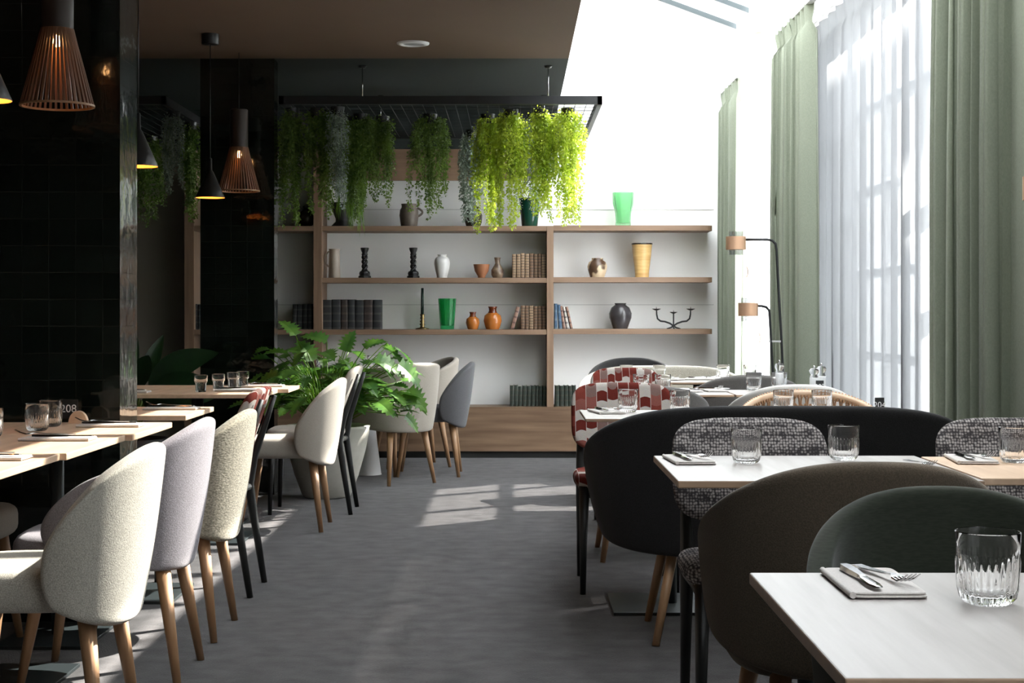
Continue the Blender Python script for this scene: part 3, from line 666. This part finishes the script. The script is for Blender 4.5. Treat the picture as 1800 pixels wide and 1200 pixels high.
# ---------------- shelf objects ----------------
YS = 12.76; KS = YS/F
ZT = {1: zx(397), 2: zx(488), 3: zx(579), 4: zx(715)}
def cer(name, rgb, rgb2=None, rough=.3, scale=6): return noise_mat(name, rgb, rgb2 or tuple(x*1.25 for x in rgb), scale, rough=rough)
def vase(name, label, cat, px, h, prof, m, sh, n=40, handle=None, extra=None, auto=None):
    z = ZT[sh]+.0006; x = (px-903)*KS
    body = MB().lathe(prof, n)
    o = body.build(name, m, None, auto=auto or 60); o.location = (x, YS, z); tag(o, label, cat)
    if handle:
        s, x0, z0, x1, z1, bulge, r = handle
        pts = []
        for i in range(13):
            t = i/12; pts.append((s*(x0+(x1-x0)*t+bulge*math.sin(PI*t)**.8), 0, z0+(z1-z0)*t))
        MB().tube(pts, r, 10).build('handle', m, o)
    return o
def pr(s, pts, inner=True):   # outline in pixels of the photo -> profile in metres, closed by an inner wall
    P_ = [(r*KS, z*KS) for r, z in pts]; q = [(0, 0)]+P_
    if inner:
        r, z = P_[-1]; q += [(r-.006, z), (max(.004, r-.012), z-.02), (max(.004, r-.014), z-.06), (0, z-.065)]
    return q
dark = cer('dark_brown_glaze', (.022,.016,.012), rough=.18); blk = cer('matt_black_clay', (.008,.008,.008), rough=.55)
vase('round_vase', 'dark round vase at the left of the top shelf', 'vase', 538, 0, pr(0, [(8,0),(14,5),(17,14),(15,23),(8,30),(5,33),(6,36)]), dark, 1)
vase('black_vase', 'black waisted vase with spreading foot under the hanging plants', 'vase', 602, 0, pr(0, [(19,0),(19,2),(12,9),(12,14),(17,26),(20,38),(21,42)]), blk, 1)
vase('jug', 'grey brown stoneware jug with one handle on the top shelf', 'jug', 719, 0, pr(0, [(14,0),(15,6),(17,20),(16,29),(13,34),(13,37),(14,40)]), cer('grey_brown_stoneware', (.10,.08,.065), (.16,.13,.10), .5, 20), 1, handle=(1, .06, .08, .065, .15, .045, .009))
vase('dark_vase', 'dark vase behind the lime hanging plant on the top shelf', 'vase', 832, 0, pr(0, [(12,0),(15,8),(16,20),(12,28),(9,32),(11,35)]), cer('dark_olive_glaze', (.035,.03,.02), rough=.25), 1)
vase('dark_green_pot', 'dark green tapered pot at the right end of the plants', 'pot', 931, 0, pr(0, [(13,0),(14,2),(18,40),(19,48),(20,50)]), cer('bottle_green_glaze', (.006,.04,.025), rough=.12), 1)
def fluted(k, th): return 1+.02*math.cos(10*th)
v = MB().lathe(pr(0, [(13,0),(13.5,4),(13,10),(14,25),(18,40),(18.6,60)])[:-3]+[((18.6-1.3)*KS, 60*KS), (12.5*KS, 25*KS), (11.5*KS, 6*KS), (0, 5*KS)], 60, fn=fluted).build('green_glass_vase', M['palegreen'], None, auto=60)
v.location = ((1095.5-903)*KS, YS, ZT[1]+.0006); tag(v, 'pale green glass vase flaring at the top, on the top right shelf', 'vase')
vase('pitcher', 'tall beige pitcher with a thin handle on the second shelf', 'pitcher', 588, 0, pr(0, [(10,0),(10.5,3),(9.6,30),(9.2,48),(10.5,51)]), cer('beige_stoneware', (.34,.28,.23), (.40,.34,.28), .45), 2, handle=(-1, .045, .09, .042, .215, .035, .007))
def candlestick(px, label):
    o = thing('twisted_candlestick', label, 'candlestick', ((px-903)*KS, YS, ZT[2]+.0006), 0, 'pair of twisted black candlesticks')
    MB().lathe([(0,0),(.050,0),(.050,.016),(.040,.020),(.044,.036),(.040,.050),(.028,.058),(.0,.060)], 8).build('foot', blk, o, False)
    for s in (0, PI): MB().tube([(.015*math.cos(s+i*.55), .015*math.sin(s+i*.55), .055+i*.0065) for i in range(21)], .0115, 8).build('stem', blk, o)
    MB().lathe([(0,.178),(.02,.178),(.026,.19),(.02,.20),(.026,.212),(.033,.232),(.033,.242),(.0,.238)], 24).build('cup', blk, o)
candlestick(641, 'twisted black candlestick, left one beside the beige pitcher'); candlestick(726.5, 'twisted black candlestick, right one beside the white vase')
vase('white_vase', 'white shouldered vase on the second shelf', 'vase', 777, 0, pr(0, [(8.5,0),(9,3),(12,14),(14,25),(13.3,31),(11,35.5),(7.4,37.8),(7.4,39.6),(8.6,41.3)]), base('white_glaze', (.72,.71,.69), .3), 2)
vase('terracotta_bowl', 'small terracotta bowl on the second shelf', 'bowl', 846.5, 0, pr(0, [(6,0),(6.5,3),(12,12),(14.4,24)]), cer('terracotta', (.30,.12,.055), rough=.6), 2)
vase('bottle_vase', 'brown speckled bottle vase beside the terracotta bowl', 'vase', 874.5, 0, pr(0, [(8,0),(11,6),(11,14),(6,22),(4,26),(5,32),(6,36)]), noise_mat('speckled_glaze', (.06,.03,.02), (.26,.19,.13), 28, rough=.3), 2)
vase('patterned_vase', 'cream and brown patterned squat vase on the right second shelf', 'vase', 1050, 0, pr(0, [(12,0),(13,3),(16,12),(17.5,20),(15,28),(10,31),(10,35)]), noise_mat('brown_cream_glaze', (.09,.05,.03), (.58,.46,.31), 11, rough=.3, lo=.46, hi=.52, detail=1), 2)
tv = vase('yellow_vase', 'tall ochre vase with dark rim on the right second shelf', 'vase', 1128.5, 0, pr(0, [(12,0),(12.5,10),(16,40),(18,59)]), noise_mat('ochre_glaze', (.48,.28,.09), (.66,.46,.20), 5, (1,1,9), .35), 2)
MB().lathe([(16.9*KS, 58.5*KS), (18.4*KS, 58.5*KS), (18.6*KS, 61*KS), (16.9*KS, 61*KS)], 40).build('dark_rim', dark, tv)
# third shelf
ca = thing('brass_candle_holder', 'twisted brass candle holder with a dark green candle', 'candle holder', ((742.5-903)*KS, YS, ZT[3]+.0006))
MB().lathe([(0,0),(.056,0),(.055,.008),(.022,.014),(.014,.028),(.024,.040),(.012,.050),(.022,.064),(.010,.076),(.020,.090),(.014,.10),(.021,.122),(.0,.122)], 24).build('holder', M['brass'], ca)
MB().rod((0,0,.11), (0,0,.33), .0125, .0105, 16).build('candle', base('dark_green_wax', (.012,.03,.022), .5), ca)
v = MB().lathe([(0,0),(11.6*KS,0),(12*KS,3*KS),(15.6*KS,54*KS),(14.6*KS,54*KS),(11*KS,7*KS),(0,6*KS)], 60, fn=lambda k, t: 1+.02*math.cos(10*t)).build('green_glass_tumbler', M['greenglass'], None, auto=60)
v.location = ((786-903)*KS, YS, ZT[3]+.0006); tag(v, 'deep green ribbed glass vase on the third shelf', 'vase')
amber = noise_mat('amber_glaze', (.36,.11,.02), (.46,.16,.035), 8, rough=.12)
for px, k_, lb in ((831, .76, 'smaller amber jug with a dark neck'), (866, 1.0, 'larger amber jug with a dark neck')):
    v = vase('amber_jug', lb+' on the third shelf', 'jug', px, 0, [(a*KS*k_, b*KS*k_) for a, b in [(0,0),(11,0),(13,4),(16,15),(14.5,24),(8,29)]], amber, 3)
    MB().lathe([(a*KS*k_, b*KS*k_) for a, b in [(8.4,28.6),(6.5,33),(7,37),(8.4,40),(7,40),(5,34),(0,33)]], 32).build('dark_neck', noise_mat('dark_amber_glaze', (.10,.02,.008), (.18,.04,.01), 10, rough=.1), v)
vase('grey_vase', 'round dark grey glazed vase on the right third shelf', 'vase', 1090.5, 0, pr(0, [(12,0),(14,5),(19.5,20),(20,28),(16,38),(9.5,43),(10.5,46)]), noise_mat('grey_drip_glaze', (.035,.032,.034), (.07,.065,.07), 8, rough=.15), 3)
cb = thing('candelabra', 'black iron candelabra with three arms on the right third shelf', 'candelabra', ((1184-903)*KS, YS, ZT[3]+.0006))
for s in (-1, 1):
    MB().tube([(s*.055,0,.004), (s*.02,0,.014), (0,0,.028), (-s*.03,0,.048), (-s*.07,0,.062), (-s*.105,0,.066), (-s*.128,0,.085), (-s*.135,0,.12), (-s*.136,0,.155)], [.005,.006,.007,.007,.007,.007,.007,.006,.005], 8).build('arm', M['iron'], cb)
    MB().lathe([(0,.150),(.012,.152),(.034,.162),(.034,.165),(.0,.160)], 20, (-s*.137,0,0)).build('drip_pan', M['iron'], cb); MB().rod((-s*.137,0,.16), (-s*.137,0,.182), .0035, .001).build('spike', M['iron'], cb)
MB().tube([(0,-.05,.004), (0,-.02,.012), (0,0,.03), (0,0,.13)], .006, 8).build('centre_stem', M['iron'], cb)
MB().lathe([(0,.125),(.012,.127),(.03,.136),(.03,.139),(.0,.134)], 20).build('drip_pan', M['iron'], cb); MB().rod((0,0,.135), (0,0,.155), .0035, .001).build('spike', M['iron'], cb)
# books
M['page'] = base('book_pages', (.55,.5,.42), .9)
def book_mat(name, c, band, bands=5, rough=.6):
    m = noise_mat(name, tuple(x*.7 for x in c), tuple(x*1.2 for x in c), 25, rough=rough); nt = m.node_tree; b = nt.nodes['Principled BSDF']
    tc = nd(nt, 'ShaderNodeTexCoord'); s = nd(nt, 'ShaderNodeSeparateXYZ'); lk(nt, tc.outputs['Generated'], s.inputs[0])
    a = nd(nt, 'ShaderNodeMath', operation='MULTIPLY'); a.inputs[1].default_value = bands; lk(nt, s.outputs[2], a.inputs[0])
    f = nd(nt, 'ShaderNodeMath', operation='FRACT'); lk(nt, a.outputs[0], f.inputs[0])
    l = nd(nt, 'ShaderNodeMath', operation='LESS_THAN'); l.inputs[1].default_value = .26; lk(nt, f.outputs[0], l.inputs[0])
    mx = nd(nt, 'ShaderNodeMix', data_type='RGBA'); lk(nt, l.outputs[0], mx.inputs[0]); old = b.inputs['Base Color'].links[0].from_socket
    lk(nt, old, mx.inputs[6]); mx.inputs[7].default_value = (*band, 1); lk(nt, mx.outputs[2], b.inputs['Base Color']); return m
BM = {'black': book_mat('black_book_cloth', (.016,.018,.02), (.05,.048,.045), 4), 'darkbrown': book_mat('dark_brown_book_leather', (.035,.025,.022), (.08,.06,.05), 4),
 'brown': book_mat('tooled_brown_leather', (.17,.10,.055), (.035,.018,.012), 8), 'tan': book_mat('tan_leather', (.30,.20,.12), (.05,.028,.016), 9), 'green': book_mat('dark_green_book_cloth', (.012,.022,.014), (.035,.03,.02), 4),
 'blue': book_mat('blue_book_cloth', (.05,.10,.17), (.10,.15,.2), 3), 'red': book_mat('faded_red_book_cloth', (.28,.16,.12), (.10,.05,.04), 4), 'white': book_mat('white_paper_spine', (.5,.46,.42), (.12,.10,.1), 4)}
def book(px0, px1, sh, hpx, mat, label, group, tilt=0, depth=.15, y=None):
    th = (px1-px0)*KS-.0028; h = hpx*KS; X = ((px0+px1)/2-903)*KS; Y0 = 12.70 if y is None else y
    n = 8; pts = [(th/2*math.sin(PI*(i/n)-PI/2), -.006*math.cos(PI*(i/n)-PI/2)) for i in range(n+1)]
    pts = [(-th/2, depth)]+pts+[(th/2, depth), (th/2-.003, depth), (th/2-.003, .004), (-th/2+.003, .004), (-th/2+.003, depth)]
    N = len(pts); vs = [(a, b, 0) for a, b in pts]+[(a, b, h) for a, b in pts]
    fs = [tuple(range(N-1, -1, -1)), tuple(range(N, 2*N))]+[(i, (i+1)%N, N+(i+1)%N, N+i) for i in range(N)]
    c = mesh_obj('book', vs, fs, BM[mat], None, False); c.location = (X, Y0, ZT[sh]+.0008+abs(math.sin(tilt))*th/2); c.rotation_euler = (0, tilt, 0)
    tag(c, label, 'book', group)
    MB().box(-th/2+.0031, th/2-.0031, .0045, depth-.004, .003, h-.004).build('pages', M['page'], c, False)
    return c
def row(px0, px1, n, sh, hs, mats, what, where, group, seed=0):
    rnd = random.Random(seed); ws = [rnd.uniform(.85, 1.15) for _ in range(n)]; S = sum(ws); p = px0
    for i in range(n):
        w_ = (px1-px0)*ws[i]/S; mt = mats[i%len(mats)]
        book(p, p+w_, sh, hs+rnd.uniform(-1, 1), mt, '%s, %s from left %s' % (what, ORD[i], where), group); p += w_
row(516, 550, 4, 3, 44, ['black'], 'black bound book', 'in the row left of the upright', 'black books left of the upright', 1)
row(568, 671, 7, 3, 52, ['black','black','darkbrown','black','black','darkbrown'], 'tall dark bound book', 'in the big row, third shelf', 'tall dark books on the third shelf', 2)
row(900, 960, 8, 2, 42, ['tan','tan','tan','tan','brown','brown','brown'], 'tooled leather book', 'in the row on the second shelf', 'leather books on the second shelf', 3)
row(915, 960, 6, 3, 41, ['brown','brown','tan','brown','brown','brown'], 'brown banded leather book', 'in the third shelf row', 'leather books on the third shelf', 4)
book(897, 904, 3, 40, 'red', 'reddish book leaning against the leather row on the third shelf', 'leather books on the third shelf', R(15))
BR = [(974, 979.5, 'blue', 45, 'upright blue book next to the shelf upright', 0), (982, 988, 'blue', 43, 'leaning blue book on the right third shelf', -R(4)), (989, 994, 'red', 41, 'leaning reddish book right of the blue pair', -R(8)),
      (995.5, 1000, 'white', 40, 'leaning white spined book on the right third shelf', -R(10)), (1002.5, 1007, 'red', 40, 'outermost leaning reddish book on the right third shelf', -R(13))]
for a, b, mt, h_, lb, tl in BR: book(a, b, 3, h_, mt, lb, 'mixed books on the right third shelf', tl)
row(896, 961, 9, 4, 36, ['green'], 'dark green bound book', 'in the low row left of upright', 'dark green books on the base cabinet', 5)
row(975, 1012, 5, 4, 36, ['green'], 'dark green bound book', 'in the low row right of upright', 'dark green books on the base cabinet', 6)
row(343, 356, 2, 3, 44, ['black'], 'black bound book', 'in the alcove beyond the second pillar', 'black books beyond the second pillar', 7)

# ---------------- floor lamps ----------------
def lamp(label, loc, rz, s=1):
    t = thing('floor_lamp', label, 'lamp', loc, rz)
    MB().lathe([(0,0),(.13,0),(.13,.014),(.12,.02),(0,.02)], 40).build('base', M['black'], t, auto=40)
    def arm(top, fx, lx, nm):   # pole from the foot up, bending to the head on the -x side
        MB().tube([(fx,0,.02), (fx-.02*top,0,top*.5), (fx-.045*top,0,top-.06), (fx-.048*top,0,top-.025), (fx-.052*top-.012,0,top-.006), (fx-.052*top-.04,0,top), (lx+.055,0,top)], .0075, 10).build(nm, M['black'], t)
        m = MB().lathe([(.053,-.037),(.056,-.037),(.056,.037),(.053,.037),(.053,-.037)], 40, (lx,0,top-.02)); q_ = MB(); q_.tube([(lx+.056+.012*math.cos(a), .0, top-.01-.06*q**2+.03*math.sin(a)) for a in [i*.3-PI/2 for i in range(11)]], .003, 6)
        h = m.build('copper_ring', M['copper'], t, auto=40); q_.build('ring_clip', M['copper'], t)
        MB().lathe([(.040,-.066),(.040,.066)], 36, (lx,0,top-.02)).build('glass_cylinder', M['shadeglass'], t)
        MB().lathe([(.0,-.03),(.034,-.03),(.034,.03),(.0,.03)], 24, (lx,0,top-.02)).build('socket', M['steel'], t, auto=40)
    arm(1.565, .055, -.245, 'tall_pole'); arm(1.19, .0, -.175, 'short_pole')
    MB().box(-.06, .01, -.006, .006, .985, .995).build('clamp', M['steel'], t, False)
    MB().box(-.02, .08, -.03, .03, .02, .05).build('pole_socket', M['black'], t, False)
    return t
lmp = lamp('black floor lamp with two copper ringed glass heads before the far sheer', (1.50, 9.0, 0), 0)
l2 = dup(lmp, (1.635, 4.80, 0), -PI/2-R(8), 'floor lamp at the right edge, only copper slivers of its heads showing')

# ---------------- pendants ----------------
def slat_lamp(label, px, Y, zrim, cup=True):
    t = thing('slatted_pendant', label, 'pendant lamp', (at(px,0,Y)[0], Y, zrim), 0, 'slatted pendants'); n = 40; sl_ = MB()
    for i in range(n):
        a = 2*PI*i/n; c, s = math.cos(a), math.sin(a); w_ = .0042
        vs = []
        for r, z in ((.125,0), (.105,.075), (.085,.15), (.066,.22), (.054,.27)):
            for dr, dt in ((-.0035,-w_), (.0035,-w_), (.0035,w_), (-.0035,w_)): vs.append(((r+dr)*c-dt*s, (r+dr)*s+dt*c, z))
        fs = [(4*k+i_, 4*k+(i_+1)%4, 4*k+4+(i_+1)%4, 4*k+4+i_) for k in range(4) for i_ in range(4)]+[(3,2,1,0), (16,17,18,19)]
        sl_.add(vs, fs)
    sl_.build('slats', M['slatwood'], t, False)
    MB().lathe([(.120,-.003),(.129,-.003),(.129,.004),(.120,.004),(.120,-.003)], 60).build('lower_ring', M['oakleg'], t, auto=40)
    MB().lathe([(.050,.262),(.056,.262),(.056,.50),(.05,.505),(.05,.27)], 40).build('upper_cylinder', M['ribwood'], t, auto=40)
    MB().lathe([(0,.205),(.010,.21),(.016,.225),(.010,.245),(.0,.25)], 16).build('bulb', M['bulb'], t)
    MB().lathe([(0,.25),(.018,.25),(.018,.29),(0,.29)], 16).build('lamp_holder', M['black'], t)
    MB().rod((0,0,.29), (0,0,2.76-zrim-(.025 if cup else 0)), .0025).build('cord', M['black'], t)
    if cup: MB().lathe([(0,2.735-zrim),(.048,2.735-zrim),(.05,2.76-zrim),(0,2.76-zrim)], 30).build('canopy', M['black'], t, auto=40)
slat_lamp('large slatted wooden pendant at the upper left before the black tiles', 100.5, 5.60, 1.878)
slat_lamp('slatted wooden pendant farther back against the second pillar', 420, 9.85, 1.904, False)
def cone_lamp(label, px, Y, zrim):
    t = thing('cone_pendant', label, 'pendant lamp', (at(px,0,Y)[0], Y, zrim), 0, 'black cone pendants'); m = MB()
    MB().lathe([(.083,0),(.083,.004),(.058,.06),(.032,.12),(.018,.15),(.011,.16),(.010,.225),(.006,.23),(0,.23)], 40).build('shade', M['black'], t)
    MB().lathe([(.0825,.0005),(.0805,.004),(.056,.058),(.03,.117),(.0,.13)], 40).build('inner_shade', M['warminner'], t)
    MB().lathe([(0,.035),(.016,.04),(.02,.055),(.012,.08),(0,.085)], 16).build('bulb', M['bulb'], t)
    MB().rod((0,0,.225), (0,0,2.76-zrim-.03), .0025).build('cord', M['black'], t)
    MB().lathe([(0,2.70-zrim),(.047,2.70-zrim),(.05,2.705-zrim),(.05,2.76-zrim),(0,2.76-zrim)], 30).build('canopy', M['black'], t, auto=40)
cone_lamp('black cone pendant hanging before the second pillar', 369.5, 9.2, 1.815)
cone_lamp('black cone pendant half hidden by the near pillar', 243, 6.8, 1.775)
cone_lamp('black cone pendant at the left edge of the view', -29, 4.80, 1.79)

# ---------------- plant racks and hanging plants ----------------
def rack(label, x0, x1, y0, y1, z, wires):
    t = thing('plant_rack', label, 'hanging rack', ((x0+x1)/2, (y0+y1)/2, z)); hx, hy = (x1-x0)/2, (y1-y0)/2; H = .052; m = MB()
    for (a, b, c, d) in ((-hx, hx, -hy, -hy+.03), (-hx, hx, hy-.03, hy), (-hx, -hx+.03, -hy, hy), (hx-.03, hx, -hy, hy)): m.box(a, b, c, d, 0, H)
    m.build('frame', M['black'], t, False); g = MB(); k = -hx+.06
    while k < hx: g.box(k-.002, k+.002, -hy, hy, .012, .016); k += .07
    k = -hy+.1
    while k < hy: g.box(-hx, hx, k-.002, k+.002, .017, .021); k += .19
    g.build('wire_grid', M['iron'], t, False); m = MB()
    for wx, wy in wires:
        q = MB().rod((wx-(x0+x1)/2, wy-(y0+y1)/2, H), (wx-(x0+x1)/2, wy-(y0+y1)/2, 2.76-z), .0035).build('suspension_cable', M['steel'], t)
        MB().lathe([(0,2.745-z),(.02,2.745-z),(.028,2.76-z),(0,2.76-z)], 20, (wx-(x0+x1)/2, wy-(y0+y1)/2, 0)).build('ceiling_cup', M['black'], q)
    return t
rack('long black wire rack hung from the ceiling before the shelves', -1.485, .56, 10.07, 12.1, 2.47, [(-.986, 10.38), (.225, 10.38), (-.986, 11.8), (.225, 11.8)])
rack('black wire rack in the dark alcove left of the second pillar', -3.7, -2.2, 10.07, 12.1, 2.47, [(-2.9, 10.4), (-2.9, 11.8)])
def hanging(label, px0, px1, Y, ytop, ybot, mat, n, seed, leaf=.0105, droop=1.0, grass=False):
    Y = max(10.2, min(11.9, 3696/(550-ytop))); n = int(n*1.7); leaf *= .82
    rnd = random.Random(seed); KY = Y/F; X0, X1 = (px0-903)*KY, (px1-903)*KY; zt = 2.468; zb = 1.15-(ybot-550)*KY
    cx = (X0+X1)/2; hw = (X1-X0)/2
    t = thing('hanging_plant', label, 'hanging plant', (cx, Y, zt), 0, 'plants hanging from the rack')
    lv_, st = MB(), MB(); L_ = zt-zb; V = lv_.v; Fc = lv_.f
    MB().lathe([(0,-.06),(.035,-.06),(.045,-.02),(.048,-.0),(.0,-.0)], 20).build('pot', M['black'], t, auto=40)
    strands = max(14, int(hw*260))
    for s in range(strands):
        a = rnd.uniform(0, 2*PI); q = rnd.uniform(.1, 1)**.6; sx = q*math.cos(a)*hw; sy = q*math.sin(a)*min(.16, hw*1.2)
        ln = L_*rnd.uniform(.35, 1.0)*(1-.25*abs(sx)/hw) if rnd.random() > .14 else L_*rnd.uniform(.9, 1.0)
        wob = rnd.uniform(0, 6); amp = rnd.uniform(.004, .014); pts = []; K_ = 14
        for k in range(K_+1):
            u = k/K_; e = min(1, u*4)
            pts.append(Vector((sx*(.55+.45*e**.6)+amp*math.sin(wob+u*5), sy*(.55+.45*e**.6)+amp*math.cos(wob+u*6), -.01-.06*q**2+.03*math.sin(min(1, u*5)*PI)*(1-u)-ln*u)))
        st.tube(pts, .0009, 3, False)
        m_ = int(n/strands*(ln/L_)*1.3)
        for i in range(m_):
            u = (i+rnd.random())/m_*K_; k = min(K_-1, int(u)); p = pts[k].lerp(pts[k+1], u-k)
            d = Vector((rnd.gauss(0,1), rnd.gauss(0,1), rnd.gauss(-.3,.7))).normalized(); p = p+d*rnd.uniform(.002, .016)*(1+1.2*(1-k/K_)**3)*droop
            b1 = (Vector((rnd.gauss(0,1), rnd.gauss(0,1), rnd.gauss(0,1)))).cross(d).normalized(); r = leaf*rnd.uniform(.6, 1.25)
            if grass: r *= .8; tip = p+Vector((d.x*.02, d.y*.02, -.06-.06*rnd.random()))
            else: tip = p+d*2*r+Vector((0,0,-.5*r))
            mid = (p+tip)/2; ww = b1*r*(.18 if grass else .85); nn = d.cross(b1)*r*.25; c_ = len(V)
            V.extend([tuple(p), tuple(mid+ww-nn), tuple(tip), tuple(mid-ww-nn), ])
            Fc.append((c_, c_+1, c_+2)); Fc.append((c_, c_+2, c_+3))
    lv_.build('foliage', M[mat], t, False)['kind'] = 'stuff'; st.build('stems', M['leaf_dark'], t, False)
    return t
hanging('dark green trailing plant, leftmost next to the second pillar', 487, 540, 10.5, 190, 392, 'leaf_dark', 3300, 1)
hanging('dark trailing plant between the leftmost one and the silver one', 530, 585, 10.9, 190, 378, 'leaf_dark', 3600, 2)
hanging('silvery trailing plant among the dark ones on the left', 574, 612, 10.4, 186, 352, 'leaf_grey', 2600, 3, .008)
hanging('grassy green plant over the black waisted vase', 590, 640, 10.8, 205, 374, 'leaf_mid', 1900, 4, .02, 1, True)
hanging('dense green trailing plant right of the grassy one', 606, 662, 11.2, 200, 380, 'leaf_dark', 4000, 5)
hanging('green plant with one long strand left of the wooden header', 648, 697, 10.9, 204, 345, 'leaf_dark', 2600, 6)
hanging('solitary trailing plant hanging before the wooden header panel', 720, 792, 10.9, 200, 368, 'leaf_dark', 3300, 7)
hanging('grey green trailing plant left of the lime mass', 808, 852, 11.2, 228, 385, 'leaf_grey', 3000, 8)
hanging('lime green plant with the longest strands over the dark vase', 830, 885, 10.9, 200, 402, 'leaf_lime', 4300, 9)
hanging('lime green plant in the middle of the bright mass', 872, 925, 10.6, 192, 398, 'leaf_lime', 4300, 10)
hanging('silver green plant framed by the lime ones', 915, 965, 11.0, 200, 362, 'leaf_grey', 3000, 11, .008)
hanging('lime green plant above the dark green pot', 925, 975, 10.5, 192, 385, 'leaf_lime', 3600, 12)
hanging('rightmost lime green plant against the white wall', 968, 1030, 10.6, 190, 388, 'leaf_lime', 4600, 13)
hanging('silvery trailing plant in the dark alcove', 285, 325, 10.5, 195, 345, 'leaf_grey', 1800, 14, .009)
hanging('dark plant in the alcove nearest the near pillar', 240, 292, 10.9, 240, 388, 'leaf_dark', 2400, 15)
hanging('dark plant in the alcove next to the second pillar', 315, 356, 11.1, 215, 385, 'leaf_dark', 2400, 16)

# ---------------- leafy planter ----------------
pl = thing('potted_plant', 'big lobed-leaf plant in a pale stone planter beside the second pillar', 'potted plant', (-1.17, 9.97, 0))
MB().lathe([(0,0),(.135,0),(.15,.01),(.20,.14),(.245,.30),(.268,.43),(.272,.445),(.255,.45),(.245,.43),(.22,.38),(0,.37)], 56).build('planter', M['pot'], pl)
MB().lathe([(0,.39),(.22,.385),(.243,.38)], 30).build('soil', M['soil'], pl)
def lobed_leaf(mb, base_, dirv, up, L_, rnd):
    d = dirv.normalized(); s = d.cross(up).normalized(); nrm = s.cross(d).normalized()
    ol = [(0,.02),(.06,.16),(.02,.34),(.17,.24),(.19,.42),(.30,.27),(.34,.45),(.44,.26),(.52,.42),(.58,.22),(.68,.33),(.72,.16),(.84,.22),(.86,.09),(1,.0)]
    c0 = len(mb.v); N_ = len(ol)
    def pt(u, w_): return base_+d*(u*L_)+s*(w_*L_*.92)+nrm*(.18*abs(w_)-.30*u*u)*L_+Vector((0,0,-.10*u*u*L_))
    for sg in (-1, 1):
        c0 = len(mb.v)
        for u, w_ in ol: mb.v.append(tuple(pt(min(u, 1), 0)+nrm*0)); mb.v.append(tuple(pt(u+.05*w_, sg*w_*rnd.uniform(.9, 1.1))))
        for i in range(N_-1): a = c0+2*i; mb.f.append((a, a+2, a+3, a+1) if sg > 0 else (a+1, a+3, a+2, a))
rnd = random.Random(42); lf, sm = MB(), MB()
for i in range(190):
    a = rnd.uniform(0, 2*PI); el = rnd.uniform(.15, 1.0); rad = .12+.42*rnd.random()**.7*(1.05-.3*el)
    tip = Vector((math.cos(a)*rad*1.0+.02, math.sin(a)*rad*.75, .56+.42*el*rnd.uniform(.5, 1.0)-.07*(rad > .42)))
    if tip.y > .62: tip.y = .6
    b0 = Vector((math.cos(a)*.06*rnd.random(), math.sin(a)*.06*rnd.random(), .39)); mid = b0.lerp(tip, .55)+Vector((0,0,.10))
    sm.tube([b0, b0.lerp(mid, .5)+Vector((0,0,.02)), mid, tip], .003, 5)
    out = Vector((math.cos(a+rnd.uniform(-.6,.6)), math.sin(a+rnd.uniform(-.6,.6)), rnd.uniform(-.5, .5)))
    lobed_leaf(lf, tip, out, Vector((rnd.uniform(-.4,.4), rnd.uniform(-.4,.4), 1)), rnd.uniform(.10, .18), rnd)
for (px, py, dx, dz, L_) in ((520,590,-.5,.75,.17), (575,600,-.9,.5,.17), (640,612,.7,.5,.16), (660,630,.9,-.3,.2), (700,640,.8,-.5,.2), (716,685,.8,-.6,.17), (712,730,.7,-.55,.13), (505,660,-.9,.1,.18), (550,635,-.4,.8,.2), (607,618,.2,.8,.16)):
    p = Vector(at(px, py, 9.9))-Vector((-1.17, 9.97, 0)); b0 = Vector((0,0,.40)); mid = b0.lerp(p, .5)+Vector((0,0,.08))
    sm.tube([b0, mid, p], .0035, 5); lobed_leaf(lf, p, Vector((dx, rnd.uniform(-.4,.2), dz)), Vector((rnd.uniform(-.5,.5),-.5,.8)), L_, rnd)
lf.build('foliage', M['leaf_phil'], pl, False); sm.build('stems', M['leaf_mid'], pl)
# broad leaf plant in the alcove
bp_ = thing('potted_plant', 'tall plant with broad dark leaves in the alcove between the pillars', 'potted plant', (-2.28, 9.55, 0))
MB().lathe([(0,0),(.16,0),(.2,.3),(.21,.40),(.19,.40),(.17,.33),(0,.33)], 40).build('pot', M['iron'], bp_)
lf, sm = MB(), MB(); rnd = random.Random(5)
def broad(mb, b0, d, L_, W_, bend):
    d = d.normalized(); s = d.cross(Vector((.1,-1,.25))).normalized(); c0 = len(mb.v); N_ = 14
    for i in range(N_+1):
        u = i/N_; w_ = W_*math.sin(PI*min(1, u**.8))**.8; c = b0+d*(u*L_)+Vector((0,0,-bend*u*u*L_)); off = Vector((0,-.25*w_,0))
        mb.v += [tuple(c+s*w_+off), tuple(c+s*w_*.5+off*.35), tuple(c), tuple(c-s*w_*.5+off*.35), tuple(c-s*w_+off)]
    for i in range(N_):
        for j in range(4): a = c0+i*5+j; mb.f.append((a, a+1, a+6, a+5))
for (dx, dy, dz, L_, W_, bd_) in ((.75,-.1,.75,.62,.085,.35), (.8,-.2,.35,.5,.09,.25), (-.1,-.1,1,.62,.08,.1), (.35,.2,.95,.35,.05,.05), (-.6,0,.8,.6,.09,.35), (-.8,-.2,.4,.5,.09,.3), (.5,-.4,.1,.45,.09,.2), (.2,-.3,.6,.4,.06,.3), (-.35,-.3,.9,.5,.08,.2), (.9,.1,.15,.42,.08,.1)):
    b0 = Vector((dx*.12, dy*.1, .62+.1*dz)); sm.tube([(0,0,.33), b0*.6+Vector((0,0,.18)), b0], .008, 6); broad(lf, b0, Vector((dx,dy,dz)), L_, W_, bd_)
lf.build('foliage', M['leaf_big'], bp_); sm.build('stems', M['leaf_dark'], bp_)
